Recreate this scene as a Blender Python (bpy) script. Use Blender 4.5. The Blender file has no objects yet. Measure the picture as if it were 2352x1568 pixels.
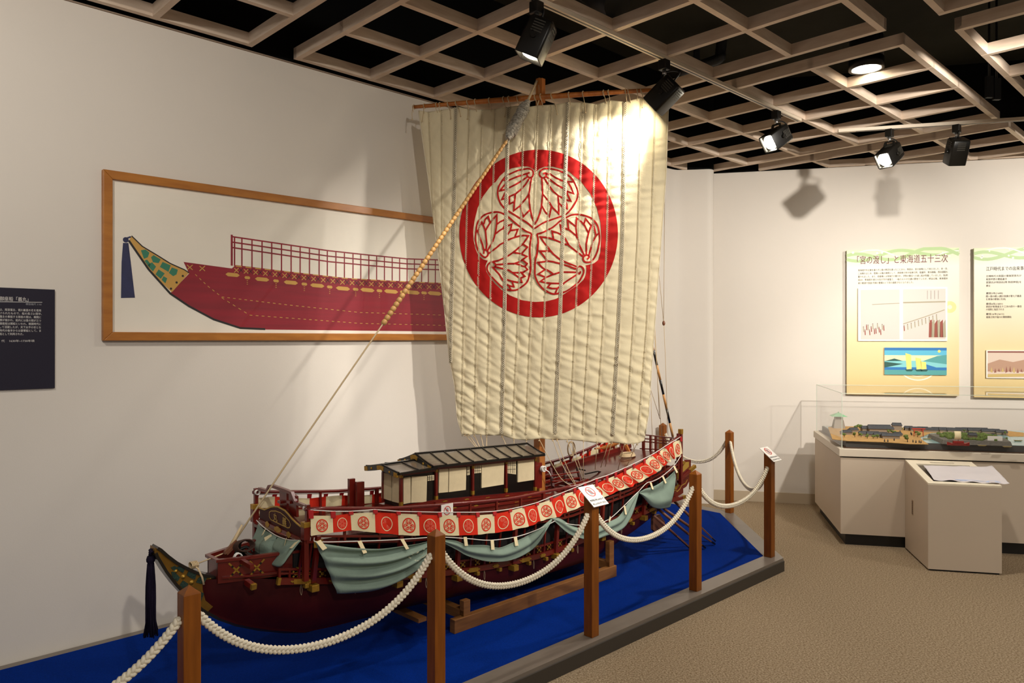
import bpy, bmesh, math, random
from mathutils import Vector, noise, Matrix
random.seed(7)
S = bpy.context.scene
COL = S.collection
V = Vector
# ------------------------------------------------------------ camera, world, lights, exposure
F = 1712.0            # focal length in pixels of the 2352 x 1568 frame
CX, HY = 1176.0, 779.4
EYE = 1.6
TH = 0.799            # heading of the left wall, the ship and the ceiling lattice
SN, CS = math.sin(TH), math.cos(TH)
cam_d = bpy.data.cameras.new('camera')
cam_d.sensor_width = 36.0
cam_d.lens = F / 2352 * 36.0
cam_d.shift_y = (HY - 784.0) / 2352
cam_d.clip_start = 0.05
cam = bpy.data.objects.new('camera', cam_d)
COL.objects.link(cam)
cam.location = (0, 0, EYE)
cam.rotation_euler = (math.pi / 2, 0, 0)
S.camera = cam
S.view_settings.view_transform = 'Standard'
S.view_settings.look = 'None'
S.view_settings.gamma = 1
S.view_settings.use_curve_mapping = False
S.view_settings.exposure = 0.90
w = bpy.data.worlds.new('world')
S.world = w
w.use_nodes = True
w.node_tree.nodes['Background'].inputs[0].default_value = (1.0, 0.94, 0.87, 1)
w.node_tree.nodes['Background'].inputs[1].default_value = 0.17


def AB(a, b, z=0.0):
    """room frame: a runs along the left wall, b towards the visitor's side"""
    return V((a * SN + b * CS, a * CS - b * SN, z))


def ab_of(p):
    return (p[0] * SN + p[1] * CS, p[0] * CS - p[1] * SN)


def pz(x, y, z):
    t = (EYE - z) * F / (y - HY)
    return V(((x - CX) / F * t, t, z))


def pY(x, y, d):
    return V(((x - CX) / F * d, d, EYE - (y - HY) / F * d))


def pb(x, y, b):
    u = (x - CX) / F
    return pY(x, y, b / (u * CS - SN))


def pa(x, y, a):
    u = (x - CX) / F
    return pY(x, y, a / (u * SN + CS))


def spot(name, loc, target, power, size_deg, blend=0.5, radius=0.05, col=(1.0, 0.94, 0.87)):
    d = bpy.data.lights.new(name, 'SPOT')
    d.energy = power
    d.spot_size = math.radians(size_deg)
    d.spot_blend = blend
    d.shadow_soft_size = radius
    d.color = col
    o = bpy.data.objects.new(name, d)
    COL.objects.link(o)
    o.location = loc
    o.rotation_euler = (V(target) - V(loc)).to_track_quat('-Z', 'Y').to_euler()
    return o


GZ = 3.26             # underside of the ceiling lattice
WARM = (1.0, 0.84, 0.64)
# unseen downward lamps added to light the floor (the downlight in view is below)
for (x, y, p) in ((1.3, 1.7, 50), (2.8, 2.3, 42), (-1.6, -0.2, 14), (4.8, 3.6, 80), (2.6, -0.6, 60), (0.4, -1.6, 45)):
    spot('downward_lamp', (x, y, GZ - 0.02), (x, y, 0), p, 150, 0.9, 0.06)
# lamps out of view: first read off the sail's shadow, the rest added fill
spot('unseen_lamp', (2.2, 1.3, 3.12), (0.42, 4.55, 1.55), 265, 42, 0.8, 0.05)
spot('unseen_lamp', (0.9, -0.6, 3.12), (-1.9, 3.6, 2.1), 125, 80, 1.0, 0.05)
spot('unseen_lamp', AB(-0.2, -2.2, 3.1), AB(0.6, -4.13, 2.1), 46, 110, 1.0, 0.05)
spot('unseen_lamp', (3.0, 3.3, 3.12), (2.2, 7.3, 1.75), 335, 66, 1.0, 0.05)
spot('unseen_lamp', (5.2, 3.6, 3.12), (4.6, 6.9, 1.95), 335, 66, 1.0, 0.05)


# ------------------------------------------------------------ colour and materials
def lin(h):
    h = h.lstrip('#')
    c = [int(h[i:i + 2], 16) / 255 for i in (0, 2, 4)]
    return tuple(x / 12.92 if x <= 0.04045 else ((x + 0.055) / 1.055) ** 2.4 for x in c) + (1.0,)


MATS = {}


def mat(name, hexc, rough=0.6, metal=0.0, var=None, bump=None, spec=0.5, hex2=None, stretch=(1, 1, 1), coat=0.0, emit=0.0):
    if name in MATS:
        return MATS[name]
    m = bpy.data.materials.new(name)
    m.use_nodes = True
    nt = m.node_tree
    n = nt.nodes
    b = n['Principled BSDF']
    b.inputs['Base Color'].default_value = lin(hexc)
    b.inputs['Roughness'].default_value = rough
    b.inputs['Metallic'].default_value = metal
    b.inputs['Specular IOR Level'].default_value = spec
    if coat:
        b.inputs['Coat Weight'].default_value = coat
        b.inputs['Coat Roughness'].default_value = 0.12
    if emit:
        b.inputs['Emission Color'].default_value = lin(hexc)
        b.inputs['Emission Strength'].default_value = emit
    if var or bump:
        tc = n.new('ShaderNodeTexCoord')
        mp = n.new('ShaderNodeMapping')
        mp.inputs['Scale'].default_value = stretch
        nt.links.new(tc.outputs['Object'], mp.inputs[0])
    if var:
        t = n.new('ShaderNodeTexNoise')
        t.inputs['Scale'].default_value = var[0]
        t.inputs['Detail'].default_value = 5
        nt.links.new(mp.outputs[0], t.inputs['Vector'])
        r = n.new('ShaderNodeValToRGB')
        c = lin(hexc)
        if hex2:
            d = lin(hex2)
        else:
            k = 1 - var[1]
            d = (c[0] * k, c[1] * k, c[2] * k, 1)
        r.color_ramp.elements[0].position = 0.32
        r.color_ramp.elements[1].position = 0.68
        r.color_ramp.elements[0].color = d
        r.color_ramp.elements[1].color = c
        nt.links.new(t.outputs[0], r.inputs[0])
        nt.links.new(r.outputs[0], b.inputs['Base Color'])
    if bump:
        t2 = n.new('ShaderNodeTexNoise')
        t2.inputs['Scale'].default_value = bump[0]
        t2.inputs['Detail'].default_value = 6
        nt.links.new(mp.outputs[0], t2.inputs['Vector'])
        bp = n.new('ShaderNodeBump')
        bp.inputs['Strength'].default_value = bump[1]
        bp.inputs['Distance'].default_value = bump[2] if len(bump) > 2 else 0.01
        nt.links.new(t2.outputs[0], bp.inputs['Height'])
        nt.links.new(bp.outputs[0], b.inputs['Normal'])
    MATS[name] = m
    return m


def glass(name, tint=(1, 1, 1), base=0.03):
    """thin clear sheet: mostly see-through, mirrors at a slant"""
    m = bpy.data.materials.new(name)
    m.use_nodes = True
    nt = m.node_tree
    n = nt.nodes
    for x in list(n):
        n.remove(x)
    out = n.new('ShaderNodeOutputMaterial')
    mx = n.new('ShaderNodeMixShader')
    lw = n.new('ShaderNodeLayerWeight')
    lw.inputs[0].default_value = 0.5
    pw_ = n.new('ShaderNodeMath')
    pw_.operation = 'POWER'
    pw_.inputs[1].default_value = 4.0
    fr = n.new('ShaderNodeMath')
    fr.operation = 'MULTIPLY_ADD'
    fr.inputs[1].default_value = 0.75
    fr.inputs[2].default_value = base
    nt.links.new(lw.outputs['Facing'], pw_.inputs[0])
    nt.links.new(pw_.outputs[0], fr.inputs[0])
    tr = n.new('ShaderNodeBsdfTransparent')
    tr.inputs[0].default_value = (*tint, 1)
    gl = n.new('ShaderNodeBsdfGlossy')
    gl.inputs['Roughness'].default_value = 0.02
    nt.links.new(fr.outputs[0], mx.inputs[0])
    nt.links.new(tr.outputs[0], mx.inputs[1])
    nt.links.new(gl.outputs[0], mx.inputs[2])
    nt.links.new(mx.outputs[0], out.inputs[0])
    return m


# ------------------------------------------------------------ mesh builder
class MB:
    def __init__(s):
        s.v = []
        s.f = []
        s.mi = []
        s.sm = []

    def vert(s, p):
        s.v.append(V(p))
        return len(s.v) - 1

    def face(s, ids, m=0, sm=False):
        s.f.append(tuple(ids))
        s.mi.append(m)
        s.sm.append(sm)

    def poly(s, pts, m=0):
        s.face([s.vert(p) for p in pts], m)

    def hexa(s, lo, hi, m=0):
        """lo, hi: two quads with matching corners"""
        n = len(lo)
        a = [s.vert(p) for p in lo]
        b = [s.vert(p) for p in hi]
        s.face(a[::-1], m)
        s.face(b, m)
        for i in range(n):
            j = (i + 1) % n
            s.face((a[i], a[j], b[j], b[i]), m)

    prism = hexa

    def box(s, c, sz, ex=V((1, 0, 0)), ey=V((0, 1, 0)), ez=V((0, 0, 1)), m=0):
        c = V(c)
        x, y, z = ex * sz[0] / 2, ey * sz[1] / 2, ez * sz[2] / 2
        s.hexa([c - x - y - z, c + x - y - z, c + x + y - z, c - x + y - z],
               [c - x - y + z, c + x - y + z, c + x + y + z, c - x + y + z], m)

    def abox(s, a0, a1, b0, b1, z0, z1, m=0):
        s.hexa([AB(a0, b0, z0), AB(a1, b0, z0), AB(a1, b1, z0), AB(a0, b1, z0)],
               [AB(a0, b0, z1), AB(a1, b0, z1), AB(a1, b1, z1), AB(a0, b1, z1)], m)

    def beam(s, p, q, wd, ht, up=V((0, 0, 1)), m=0):
        """bar from p to q, wd across, ht along up, centred"""
        p, q = V(p), V(q)
        d = (q - p).normalized()
        sd = d.cross(up)
        if sd.length < 1e-6:
            sd = d.cross(V((1, 0, 0)))
        sd.normalize()
        u = sd.cross(d).normalized()
        x, y = sd * wd / 2, u * ht / 2
        s.hexa([p - x - y, p + x - y, p + x + y, p - x + y], [q - x - y, q + x - y, q + x + y, q - x + y], m)

    def sweep(s, pts, wd, ht, up=V((0, 0, 1)), m=0):
        """rectangular bar along a polyline"""
        n = len(pts)
        rings = []
        for i, p in enumerate(pts):
            p = V(p)
            d = (V(pts[min(i + 1, n - 1)]) - V(pts[max(i - 1, 0)])).normalized()
            sd = d.cross(up).normalized()
            u = sd.cross(d).normalized()
            x, y = sd * wd / 2, u * ht / 2
            rings.append([s.vert(q) for q in (p - x - y, p + x - y, p + x + y, p - x + y)])
        for r, t in zip(rings, rings[1:]):
            for k in range(4):
                s.face((r[k], r[(k + 1) % 4], t[(k + 1) % 4], t[k]), m)
        s.face(rings[0][::-1], m)
        s.face(rings[-1], m)

    def tube(s, pts, r, n=6, m=0, caps=True):
        pts = [V(p) for p in pts]
        k = len(pts)
        rr = r if isinstance(r, (list, tuple)) else [r] * k
        ref = None
        rings = []
        for i in range(k):
            d = (pts[min(i + 1, k - 1)] - pts[max(i - 1, 0)])
            if d.length < 1e-9:
                d = V((0, 0, 1))
            d.normalize()
            if ref is None:
                ref = d.cross(V((0, 0, 1)))
                if ref.length < 1e-3:
                    ref = d.cross(V((1, 0, 0)))
            ref = (ref - d * ref.dot(d)).normalized()
            b = d.cross(ref)
            rings.append([s.vert(pts[i] + (ref * math.cos(2 * math.pi * j / n) + b * math.sin(2 * math.pi * j / n)) * rr[i]) for j in range(n)])
        for a, b in zip(rings, rings[1:]):
            for j in range(n):
                s.face((a[j], a[(j + 1) % n], b[(j + 1) % n], b[j]), m, True)
        if caps:
            s.face(rings[0][::-1], m)
            s.face(rings[-1], m)

    def lathe(s, c, prof, n=20, ax=V((0, 0, 1)), m=0, caps=True):
        """prof: (radius, height along ax)"""
        c = V(c)
        ax = V(ax).normalized()
        x = ax.orthogonal().normalized()
        y = ax.cross(x)
        rings = []
        for r, h in prof:
            rings.append([s.vert(c + ax * h + (x * math.cos(2 * math.pi * j / n) + y * math.sin(2 * math.pi * j / n)) * max(r, 1e-5)) for j in range(n)])
        for a, b in zip(rings, rings[1:]):
            for j in range(n):
                s.face((a[j], a[(j + 1) % n], b[(j + 1) % n], b[j]), m, True)
        if caps:
            s.face(rings[0][::-1], m)
            s.face(rings[-1], m)

    def ball(s, c, r, n=10, m=0, sq=1.0):
        k = n // 2
        s.lathe(c, [(r * math.sin(math.pi * i / k), -r * sq * math.cos(math.pi * i / k)) for i in range(k + 1)], n, m=m)

    def grid(s, fn, nu, nv, m=0, sm=True, mfn=None):
        ids = [[s.vert(fn(i / nu, j / nv)) for i in range(nu + 1)] for j in range(nv + 1)]
        for j in range(nv):
            for i in range(nu):
                s.face((ids[j][i], ids[j][i + 1], ids[j + 1][i + 1], ids[j + 1][i]), mfn(i, j) if mfn else m, sm)

    def ribbon(s, pts, wd, nrm, m=0):
        """flat stroke of width wd lying on a surface of normal nrm"""
        pts = [V(p) for p in pts]
        k = len(pts)
        nrm = V(nrm).normalized()
        L = []
        for i in range(k):
            d0 = (pts[i] - pts[i - 1]).normalized() if i else None
            d1 = (pts[i + 1] - pts[i]).normalized() if i < k - 1 else None
            d0 = d0 or d1
            d1 = d1 or d0
            n0, n1 = nrm.cross(d0), nrm.cross(d1)
            b = n0 + n1
            if b.length < 1e-4:
                b = n0
            b.normalize()
            c = max(b.dot(n0), 0.45)
            L.append((s.vert(pts[i] + b * wd / 2 / c), s.vert(pts[i] - b * wd / 2 / c)))
        for a, b in zip(L, L[1:]):
            s.face((a[0], a[1], b[1], b[0]), m)


ORG = {}


def tag(o, label, cat, group=None, kind=None):
    if label:
        o['label'] = label
    if cat:
        o['category'] = cat
    if group:
        o['group'] = group
    if kind:
        o['kind'] = kind
    return o


def thing(name, loc, label, cat, group=None):
    o = bpy.data.objects.new(name, None)
    o.empty_display_size = 0.1
    COL.objects.link(o)
    o.location = loc
    ORG[o.name] = V(loc)
    return tag(o, label, cat, group)


def struct(o):
    o['kind'] = 'structure'
    return o


def dup_tree(o, parent=None):
    c = o.copy()
    COL.objects.link(c)
    ORG[c.name] = V(ORG.get(o.name, (0, 0, 0)))
    if parent is not None:
        c.parent = parent
    for ch in [x for x in S.objects if x.parent is o]:
        dup_tree(ch, c)
    return c


# parent origins are kept in ORG (matrix_world is not evaluated while the script runs)
def _build2(s, name, mats, parent=None, solid=0.0, bev=0.0, recalc=True, origin=None):
    if parent is not None:
        origin = ORG[parent.name]
        o = _raw(s, name, mats, origin, solid, bev, recalc)
        o.parent = parent
        o.location = (0, 0, 0)
        ORG[o.name] = V(origin)
        return o
    if origin is None:
        lo = [min(p[i] for p in s.v) for i in range(3)]
        hi = [max(p[i] for p in s.v) for i in range(3)]
        origin = V(((lo[0] + hi[0]) / 2, (lo[1] + hi[1]) / 2, lo[2]))
    o = _raw(s, name, mats, V(origin), solid, bev, recalc)
    o.location = origin
    ORG[o.name] = V(origin)
    return o


def _raw(s, name, mats, o0, solid, bev, recalc):
    if not isinstance(mats, (list, tuple)):
        mats = [mats]
    me = bpy.data.meshes.new(name)
    me.from_pydata([tuple(p - o0) for p in s.v], [], s.f)
    for q in mats:
        me.materials.append(q)
    me.polygons.foreach_set('material_index', s.mi)
    me.polygons.foreach_set('use_smooth', s.sm)
    if recalc:
        b = bmesh.new()
        b.from_mesh(me)
        bmesh.ops.recalc_face_normals(b, faces=b.faces)
        b.to_mesh(me)
        b.free()
    me.update()
    o = bpy.data.objects.new(name, me)
    COL.objects.link(o)
    if solid:
        md = o.modifiers.new('thickness', 'SOLIDIFY')
        md.thickness = solid
        md.offset = 0
    if bev:
        md = o.modifiers.new('bevel', 'BEVEL')
        md.width = bev
        md.segments = 2
        md.limit_method = 'ANGLE'
    return o


MB.build = _build2


def itp(tab, x):
    """piecewise linear"""
    if x <= tab[0][0]:
        return tab[0][1]
    for (x0, y0), (x1, y1) in zip(tab, tab[1:]):
        if x <= x1:
            return y0 + (y1 - y0) * (x - x0) / (x1 - x0 + 1e-12)
    return tab[-1][1]


def smooth(pts, k=4):
    """Catmull-Rom through the points"""
    pts = [V(p) for p in pts]
    out = []
    n = len(pts)
    for i in range(n - 1):
        p0, p1, p2, p3 = pts[max(i - 1, 0)], pts[i], pts[i + 1], pts[min(i + 2, n - 1)]
        for j in range(k):
            t = j / k
            out.append(0.5 * ((2 * p1) + (p2 - p0) * t + (2 * p0 - 5 * p1 + 4 * p2 - p3) * t * t + (3 * p1 - p0 - 3 * p2 + p3) * t ** 3))
    out.append(pts[-1])
    return out


def lettering(text, size, org, xd, yd, material, parent, name='lettering', fitw=None, align='LEFT', bold=0.0, lines=1.35, lift=0.001):
    """real letter shapes standing on a surface"""
    c = bpy.data.curves.new(name, 'FONT')
    c.body = text
    c.size = size
    c.align_x = align
    c.space_line = lines
    c.offset = bold
    c.resolution_u = 2
    t = bpy.data.objects.new(name, c)
    COL.objects.link(t)
    me = bpy.data.meshes.new_from_object(t.evaluated_get(bpy.context.evaluated_depsgraph_get()))
    bpy.data.objects.remove(t)
    xs = [v.co.x for v in me.vertices] or [0, 1]
    k = 1.0
    if fitw:
        k = fitw / (max(xs) - min(xs))
    x0 = min(xs) if fitw else 0
    xd, yd = V(xd).normalized(), V(yd).normalized()
    nr = xd.cross(yd)
    o0 = ORG[parent.name]
    for v in me.vertices:
        p = V(org) + xd * ((v.co.x - x0) * k) + yd * v.co.y + nr * lift
        v.co = p - o0
    me.materials.clear()
    me.materials.append(material)
    me.update()
    o = bpy.data.objects.new(name, me)
    COL.objects.link(o)
    o.parent = parent
    ORG[o.name] = V(o0)
    return o
# ------------------------------------------------------------ the room
WB = -4.13                                  # left wall
W0, WD = V((2.03, 7.46, 0)), V((0.972, -0.2334, 0)).normalized()
WN = V((WD.y, -WD.x, 0))                    # right wall: normal into the room
M_wall = mat('wall_paint', '#dbd3c7', 0.85, var=(1.5, 0.03), bump=(160, 0.12, 0.002), spec=0.2)
M_dark = mat('black_void', '#0b0b0a', 0.9, spec=0.1)
M_carpet = mat('beige_carpet', '#c9b394', 0.95, var=(115, 0.0), hex2='#7f6849', bump=(240, 1.0, 0.012), spec=0.1)
M_skirt = mat('skirting', '#b9a88e', 0.6)
M_steel = mat('steel', '#b9b6b0', 0.3, 0.9)
M_black = mat('black_metal', '#15130f', 0.38, 0.3)
M_beam = mat('lattice_timber', '#dfcbb6', 0.65, var=(6, 0.0), hex2='#cdb69f', stretch=(1, 1, 6), spec=0.25)
M_track = mat('track_paint', '#cdbda6', 0.5)
M_lamp = mat('lamp_glow', '#fff3da', 0.5, emit=40)

m = MB()
m.poly([(-9, -6, 0), (11, -6, 0), (11, 12, 0), (-9, 12, 0)])
struct(m.build('floor', M_carpet))

# left wall with a bend and a rounded free end
prof = [AB(-6, WB), AB(6.05, WB)]
pts = [AB(6.05, WB), AB(6.12, WB + 0.004), V((1.62, 7.30, 0)), V((1.76, 7.29, 0)), V((1.90, 7.265, 0))]
prof = prof[:1] + smooth([AB(5.6, WB)] + pts, 5)
c = V((1.90, 7.345, 0))
for i in range(1, 13):
    t = -math.pi / 2 + math.pi * i / 12
    prof.append(c + V((math.cos(t) * 0.085, math.sin(t) * 0.085, 0)))
prof.append(V((1.5, 7.9, 0)))
m = MB()
n = len(prof)
lo = [m.vert((p.x, p.y, 0)) for p in prof]
hi = [m.vert((p.x, p.y, GZ)) for p in prof]
up = [m.vert((p.x, p.y, GZ + 0.9)) for p in prof]
for i in range(n - 1):
    m.face((lo[i], lo[i + 1], hi[i + 1], hi[i]), 0, i > 1)
    m.face((hi[i], hi[i + 1], up[i + 1], up[i]), 1)  # black skirt added above the wall to keep the void dark
struct(m.build('wall_left', [M_wall, M_dark], recalc=False))

m = MB()
p, q = W0 - WD * 0.6, W0 + WD * 8
m.poly([(p.x, p.y, 0), (q.x, q.y, 0), (q.x, q.y, GZ), (p.x, p.y, GZ)])
m.poly([(p.x, p.y, GZ), (q.x, q.y, GZ), (q.x, q.y, GZ + .9), (p.x, p.y, GZ + .9)], 1)  # black skirt over the right wall, added against stray world light
struct(m.build('wall_right', [M_wall, M_dark], recalc=False))
m = MB()
m.box((W0 + WD * 3.7 + WN * 0.006) + V((0, 0, 0.05)), (8.2, 0.012, 0.10), WD, WN)
struct(m.build('baseboard_right', M_skirt))
m = MB()
m.poly([(-9, -6, GZ + .9), (11, -6, GZ + .9), (11, 12, GZ + .9), (-9, 12, GZ + .9)])
struct(m.build('ceiling', mat('ceiling_slab', '#37342b', 0.9, var=(1.2, .4), spec=0.1)))
# thin lit lip on top of the left wall
m = MB()
m.abox(-4, 6.0, WB - 0.02, WB + 0.010, GZ - 0.006, GZ + 0.001)
struct(m.build('trim_1', mat('lip', '#8f7b68', 0.8)))

# ------------------------------------------------------------ ceiling lattice: square-celled panels with gaps between
CELL = 0.513


def clip(p, q):
    """cut a beam at the right wall"""
    dp, dq = (p - W0).dot(WN) - 0.03, (q - W0).dot(WN) - 0.03
    if dp < 0 and dq < 0:
        return None
    if dp >= 0 and dq >= 0:
        return p, q
    t = dp / (dp - dq)
    x = p + (q - p) * t
    return (p, x) if dp >= 0 else (x, q)


def lattice(a0, b0, label, nb=5):
    root = thing('ceiling_lattice', AB(a0, b0, GZ), label, 'ceiling panel', 'lattice ceiling panels')
    hw = 0.017
    cut = []
    for i in range(5):
        a = a0 + i * CELL
        r = clip(AB(a, b0 - hw), AB(a, b0 + nb * CELL + hw))
        if r and (r[0] - r[1]).length > 0.05:
            mb = MB()
            mb.beam(r[0] + V((0, 0, GZ + 0.0325)), r[1] + V((0, 0, GZ + 0.0325)), 0.034, 0.065)
            mb.build('beam', M_beam, root)
    for j in range(nb + 1):
        b = b0 + j * CELL
        r = clip(AB(a0 - hw, b), AB(a0 + 4 * CELL + hw, b))
        if r and (r[0] - r[1]).length > 0.05:
            mb = MB()
            mb.beam(r[0] + V((0, 0, GZ + 0.0328)), r[1] + V((0, 0, GZ + 0.0328)), 0.034, 0.064)
            mb.build('beam', M_beam, root)
            if abs((r[1] - W0).dot(WN) - 0.03) < 0.01:
                cut.append(r[1])
    if len(cut) >= 2:
        mb = MB()
        mb.beam(cut[0] + V((0, 0, GZ + 0.0325)) - WD * .0, cut[-1] + V((0, 0, GZ + 0.0325)), 0.034, 0.065)
        mb.build('beam', M_beam, root)


PA = [1.66 * (2.7189 + 1.412 * k) for k in (-2, -1, 0, 1, 2)]
PB = [-4.05, -1.195]
lattice(PA[0], PB[0], 'beige lattice ceiling panel at the upper left above the framed ship picture')
lattice(PA[1], PB[0], 'beige lattice ceiling panel above the bow half of the ship and the nearest spotlight')
lattice(PA[2], PB[0], 'beige lattice ceiling panel above the stern and right of the big sail')
lattice(PA[3], PB[0], 'beige lattice ceiling panel in the far corner cut by the right wall')
lattice(PA[1], PB[1], 'beige lattice ceiling panel at the top right edge, nearer the viewer')
lattice(PA[2], PB[1], 'beige lattice ceiling panel at the far right above the glass display case')
lattice(PA[3], PB[1], 'beige lattice ceiling panel touching the right wall above the information panels', 5)

# things in the dark void above the lattice
M_pipe = mat('pipe_black', '#171614', 0.5)
m = MB()
m.tube([pY(1418, 12, 4.0), pY(1380, -5, 4.2), pY(1330, -40, 4.4)], 0.075, 16)
tag(m.build('air_duct', M_pipe), 'round black air duct end above the lattice at the top centre', 'duct')
m = MB()
q = [pY(1660, 60, 6.2), pY(1655, 118, 6.2), pY(1645, 138, 6.2), pY(1560, 165, 6.3)]
m.tube(smooth(q, 5), 0.045, 12)
tag(m.build('drain_pipe', M_pipe), 'black pipe with an elbow in the void above the track', 'pipe')
for (x, y0, y1, lb) in ((1556, 35, 95, 'thin black hanger rod above the second spotlight, left of its pair'), (1600, 45, 130, 'thin black hanger rod above the second spotlight, right of its pair'),
                        (2272, 85, 200, 'thin black hanger rod in the void above the right lattice, left of its pair'), (2289, 120, 205, 'thin black hanger rod in the void above the right lattice, right of its pair')):
    m = MB()
    d = 6.6 if x < 2000 else 5.6
    top = pY(x, y0, d)
    m.tube([V((top.x, top.y, GZ + .9)), pY(x, y1, d)], 0.008, 6)
    m.box(pY(x, y1, d), (0.05, 0.03, 0.16))
    tag(m.build('hanger_rod', M_pipe), lb, 'rod', 'hanger rods')

# ------------------------------------------------------------ lighting tracks and spotlights
TB = -2.511
m = MB()
m.abox(1.2, 5.46, TB - 0.018, TB + 0.018, GZ - 0.022, GZ - 0.001)
m.abox(1.2, 5.44, TB - 0.004, TB + 0.004, GZ - 0.0235, GZ - 0.021, 1)
tag(m.build('lighting_track', [M_track, M_black]), 'long beige lighting track running above the ship under the lattice', 'track')
T0, T1 = pz(1925, 301, GZ - 0.03), pz(2360, 272.5, GZ - 0.03)
m = MB()
m.beam(T0, T1 + (T1 - T0) * 0.4, 0.036, 0.024)
m.beam(T0 + (T1 - T0) * .1 + V((0, 0, -.0125)), T1 + (T1 - T0) * 0.4 + V((0, 0, -.0125)), 0.008, 0.003, m=1)
tag(m.build('lighting_track', [M_track, M_black]), 'short beige lighting track at the right parallel to the right wall', 'track')


def spotlight(top, drop, d, label, side=V((1, 0, 0)), L=0.19, W=0.125, power=0, size=50, radius=0.04):
    d = V(d).normalized()
    c = V(top) + V((0, 0, -drop))
    root = thing('track_spotlight', top, label, 'spotlight', 'black track spotlights')
    mb = MB()
    mb.box(V(top) + V((0, 0, -0.03)), (0.055, 0.05, 0.06), V((SN, CS, 0)), V((CS, -SN, 0)))
    mb.build('adapter', M_black, root, bev=0.004)
    mb = MB()
    mb.tube([V(top) + V((0, 0, -0.06)), V(top) + V((0, 0, -0.095))], 0.012, 10)
    mb.build('stem', M_steel, root)
    # yoke
    x = d.cross(V((0, 0, 1))).normalized()
    y = x.cross(d).normalized()
    mb = MB()
    mb.beam(V(top) + V((0, 0, -0.095)) - x * 0.03, V(top) + V((0, 0, -0.095)) + x * 0.03, 0.02, 0.006)
    for s in (-1, 1):
        mb.beam(V(top) + V((0, 0, -0.095)) + x * s * 0.03, c + x * s * (W / 2 + 0.004), 0.02, 0.005, up=d)
        mb.lathe(c + x * s * (W / 2), [(0.014, -0.004), (0.014, 0.016)], 12, x * s)
    mb.build('yoke', M_black, root)
    # square housing with rounded edges, open at the lens
    mb = MB()
    rings = []
    h = W / 2

    def ring(t, k, rad=0.2):
        out = []
        for (sx, sy) in ((1, 1), (-1, 1), (-1, -1), (1, -1)):
            r = h * k * rad
            cx, cy = sx * (h * k - r), sy * (h * k - r)
            a0 = {(1, 1): 0, (-1, 1): 90, (-1, -1): 180, (1, -1): 270}[(sx, sy)]
            for q in range(4):
                t2 = math.radians(a0 + q * 30)
                out.append(mb.vert(c + d * t + x * (cx + r * math.cos(t2)) + y * (cy + r * math.sin(t2))))
        return out
    st = [(-L / 2, 0.86), (-L / 2 + 0.012, 0.97), (-L * 0.2, 1.0), (L / 2 - 0.004, 1.0), (L / 2, 0.97), (L / 2 - 0.002, 0.9), (L / 2 - 0.03, 0.86)]
    rings = [ring(t, k) for t, k in st]
    for a, b in zip(rings, rings[1:]):
        for j in range(16):
            mb.face((a[j], a[(j + 1) % 16], b[(j + 1) % 16], b[j]), 0, True)
    mb.face(rings[0][::-1])
    for s in (-1, 1):
        for k in range(5):
            mb.box(c + d * (-L * 0.12 - k * 0.013) + y * s * (h * 1.0) + x * 0, (W * 0.45, 0.002, 0.005), x, y, d, 1)
            mb.box(c + d * (-L * 0.12 - k * 0.013) + x * s * (h * 1.0), (0.002, W * 0.45, 0.005), x, y, d, 1)
    mb.build('housing', [M_black, mat('slot', '#3a362d', 0.6)], root)
    mb = MB()
    mb.lathe(c + d * (L / 2 - 0.028), [(h * 0.84, 0), (h * 0.84, 0.004), (h * 0.5, 0.018), (0, 0.022)], 20, d)
    mb.build('lens', M_lamp, root)
    mb = MB()
    mb.tube(smooth([c - d * L / 2 + y * 0.02, c - d * (L / 2 + 0.05) + y * 0.03, c - d * (L / 2 + 0.03) + y * 0.07, V(top) + V((0, 0, -0.07))], 5), 0.005, 6)
    mb.build('cable', M_black, root)
    if power:
        spot('spotlight_lamp', c + d * (L / 2 + 0.01), c + d * 3, power, size, 0.6, radius)


trk = lambda a: AB(a, TB, GZ - 0.022)
spotlight(trk(2.61), 0.185, (-0.40, 0.10, -0.86), 'black spotlight nearest the viewer, hanging above the top of the sail', power=28, size=75)
spotlight(trk(3.69), 0.205, (-0.66, 0.38, -0.64), 'black spotlight hanging just in front of the upper right corner of the sail', power=34, size=80)
spotlight(trk(5.09), 0.195, (-0.72, -0.35, -0.52), 'glowing black spotlight right of the sail at the end of the long track', power=50, size=60)
td = (T1 - T0).normalized()
spotlight(T0 + td * ((2048 - 1925) / 435 * (T1 - T0).length) + V((0, 0, -.012)), 0.20, (-0.66, -0.38, -0.55), 'glowing black spotlight on the short right track, left one', power=45, size=60)
spotlight(T0 + td * ((2203 - 1925) / 435 * (T1 - T0).length) + V((0, 0, -.012)), 0.20, (0.05, 0.45, -0.88), 'unlit-looking black spotlight on the short right track, seen from behind', power=12, size=80)

# recessed downlight in view
dl = pz(1990, 158, GZ + 0.06)
root = thing('ceiling_downlight', dl, 'round glowing downlight set in a lattice cell at the upper right', 'downlight')
m = MB()
m.lathe(dl, [(0.085, 0.0), (0.085, 0.004), (0, 0.006)], 28)
m.build('lens', mat('downlight_glow', '#fff3da', 0.5, emit=9), root)
m = MB()
m.lathe(dl, [(0.088, -0.004), (0.105, -0.004), (0.105, 0.06), (0.088, 0.06), (0.088, -0.004)], 28, caps=False)
m.build('trim_ring', M_black, root)
m = MB()
m.lathe(dl, [(0.10, 0.06), (0.10, 0.2), (0.0, 0.2)], 20)
m.build('housing', M_pipe, root)
spot('downward_lamp', dl + V((0, 0, -0.09)), dl + V((0, 0, -1)), 90, 120, 0.9, 0.07)

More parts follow.
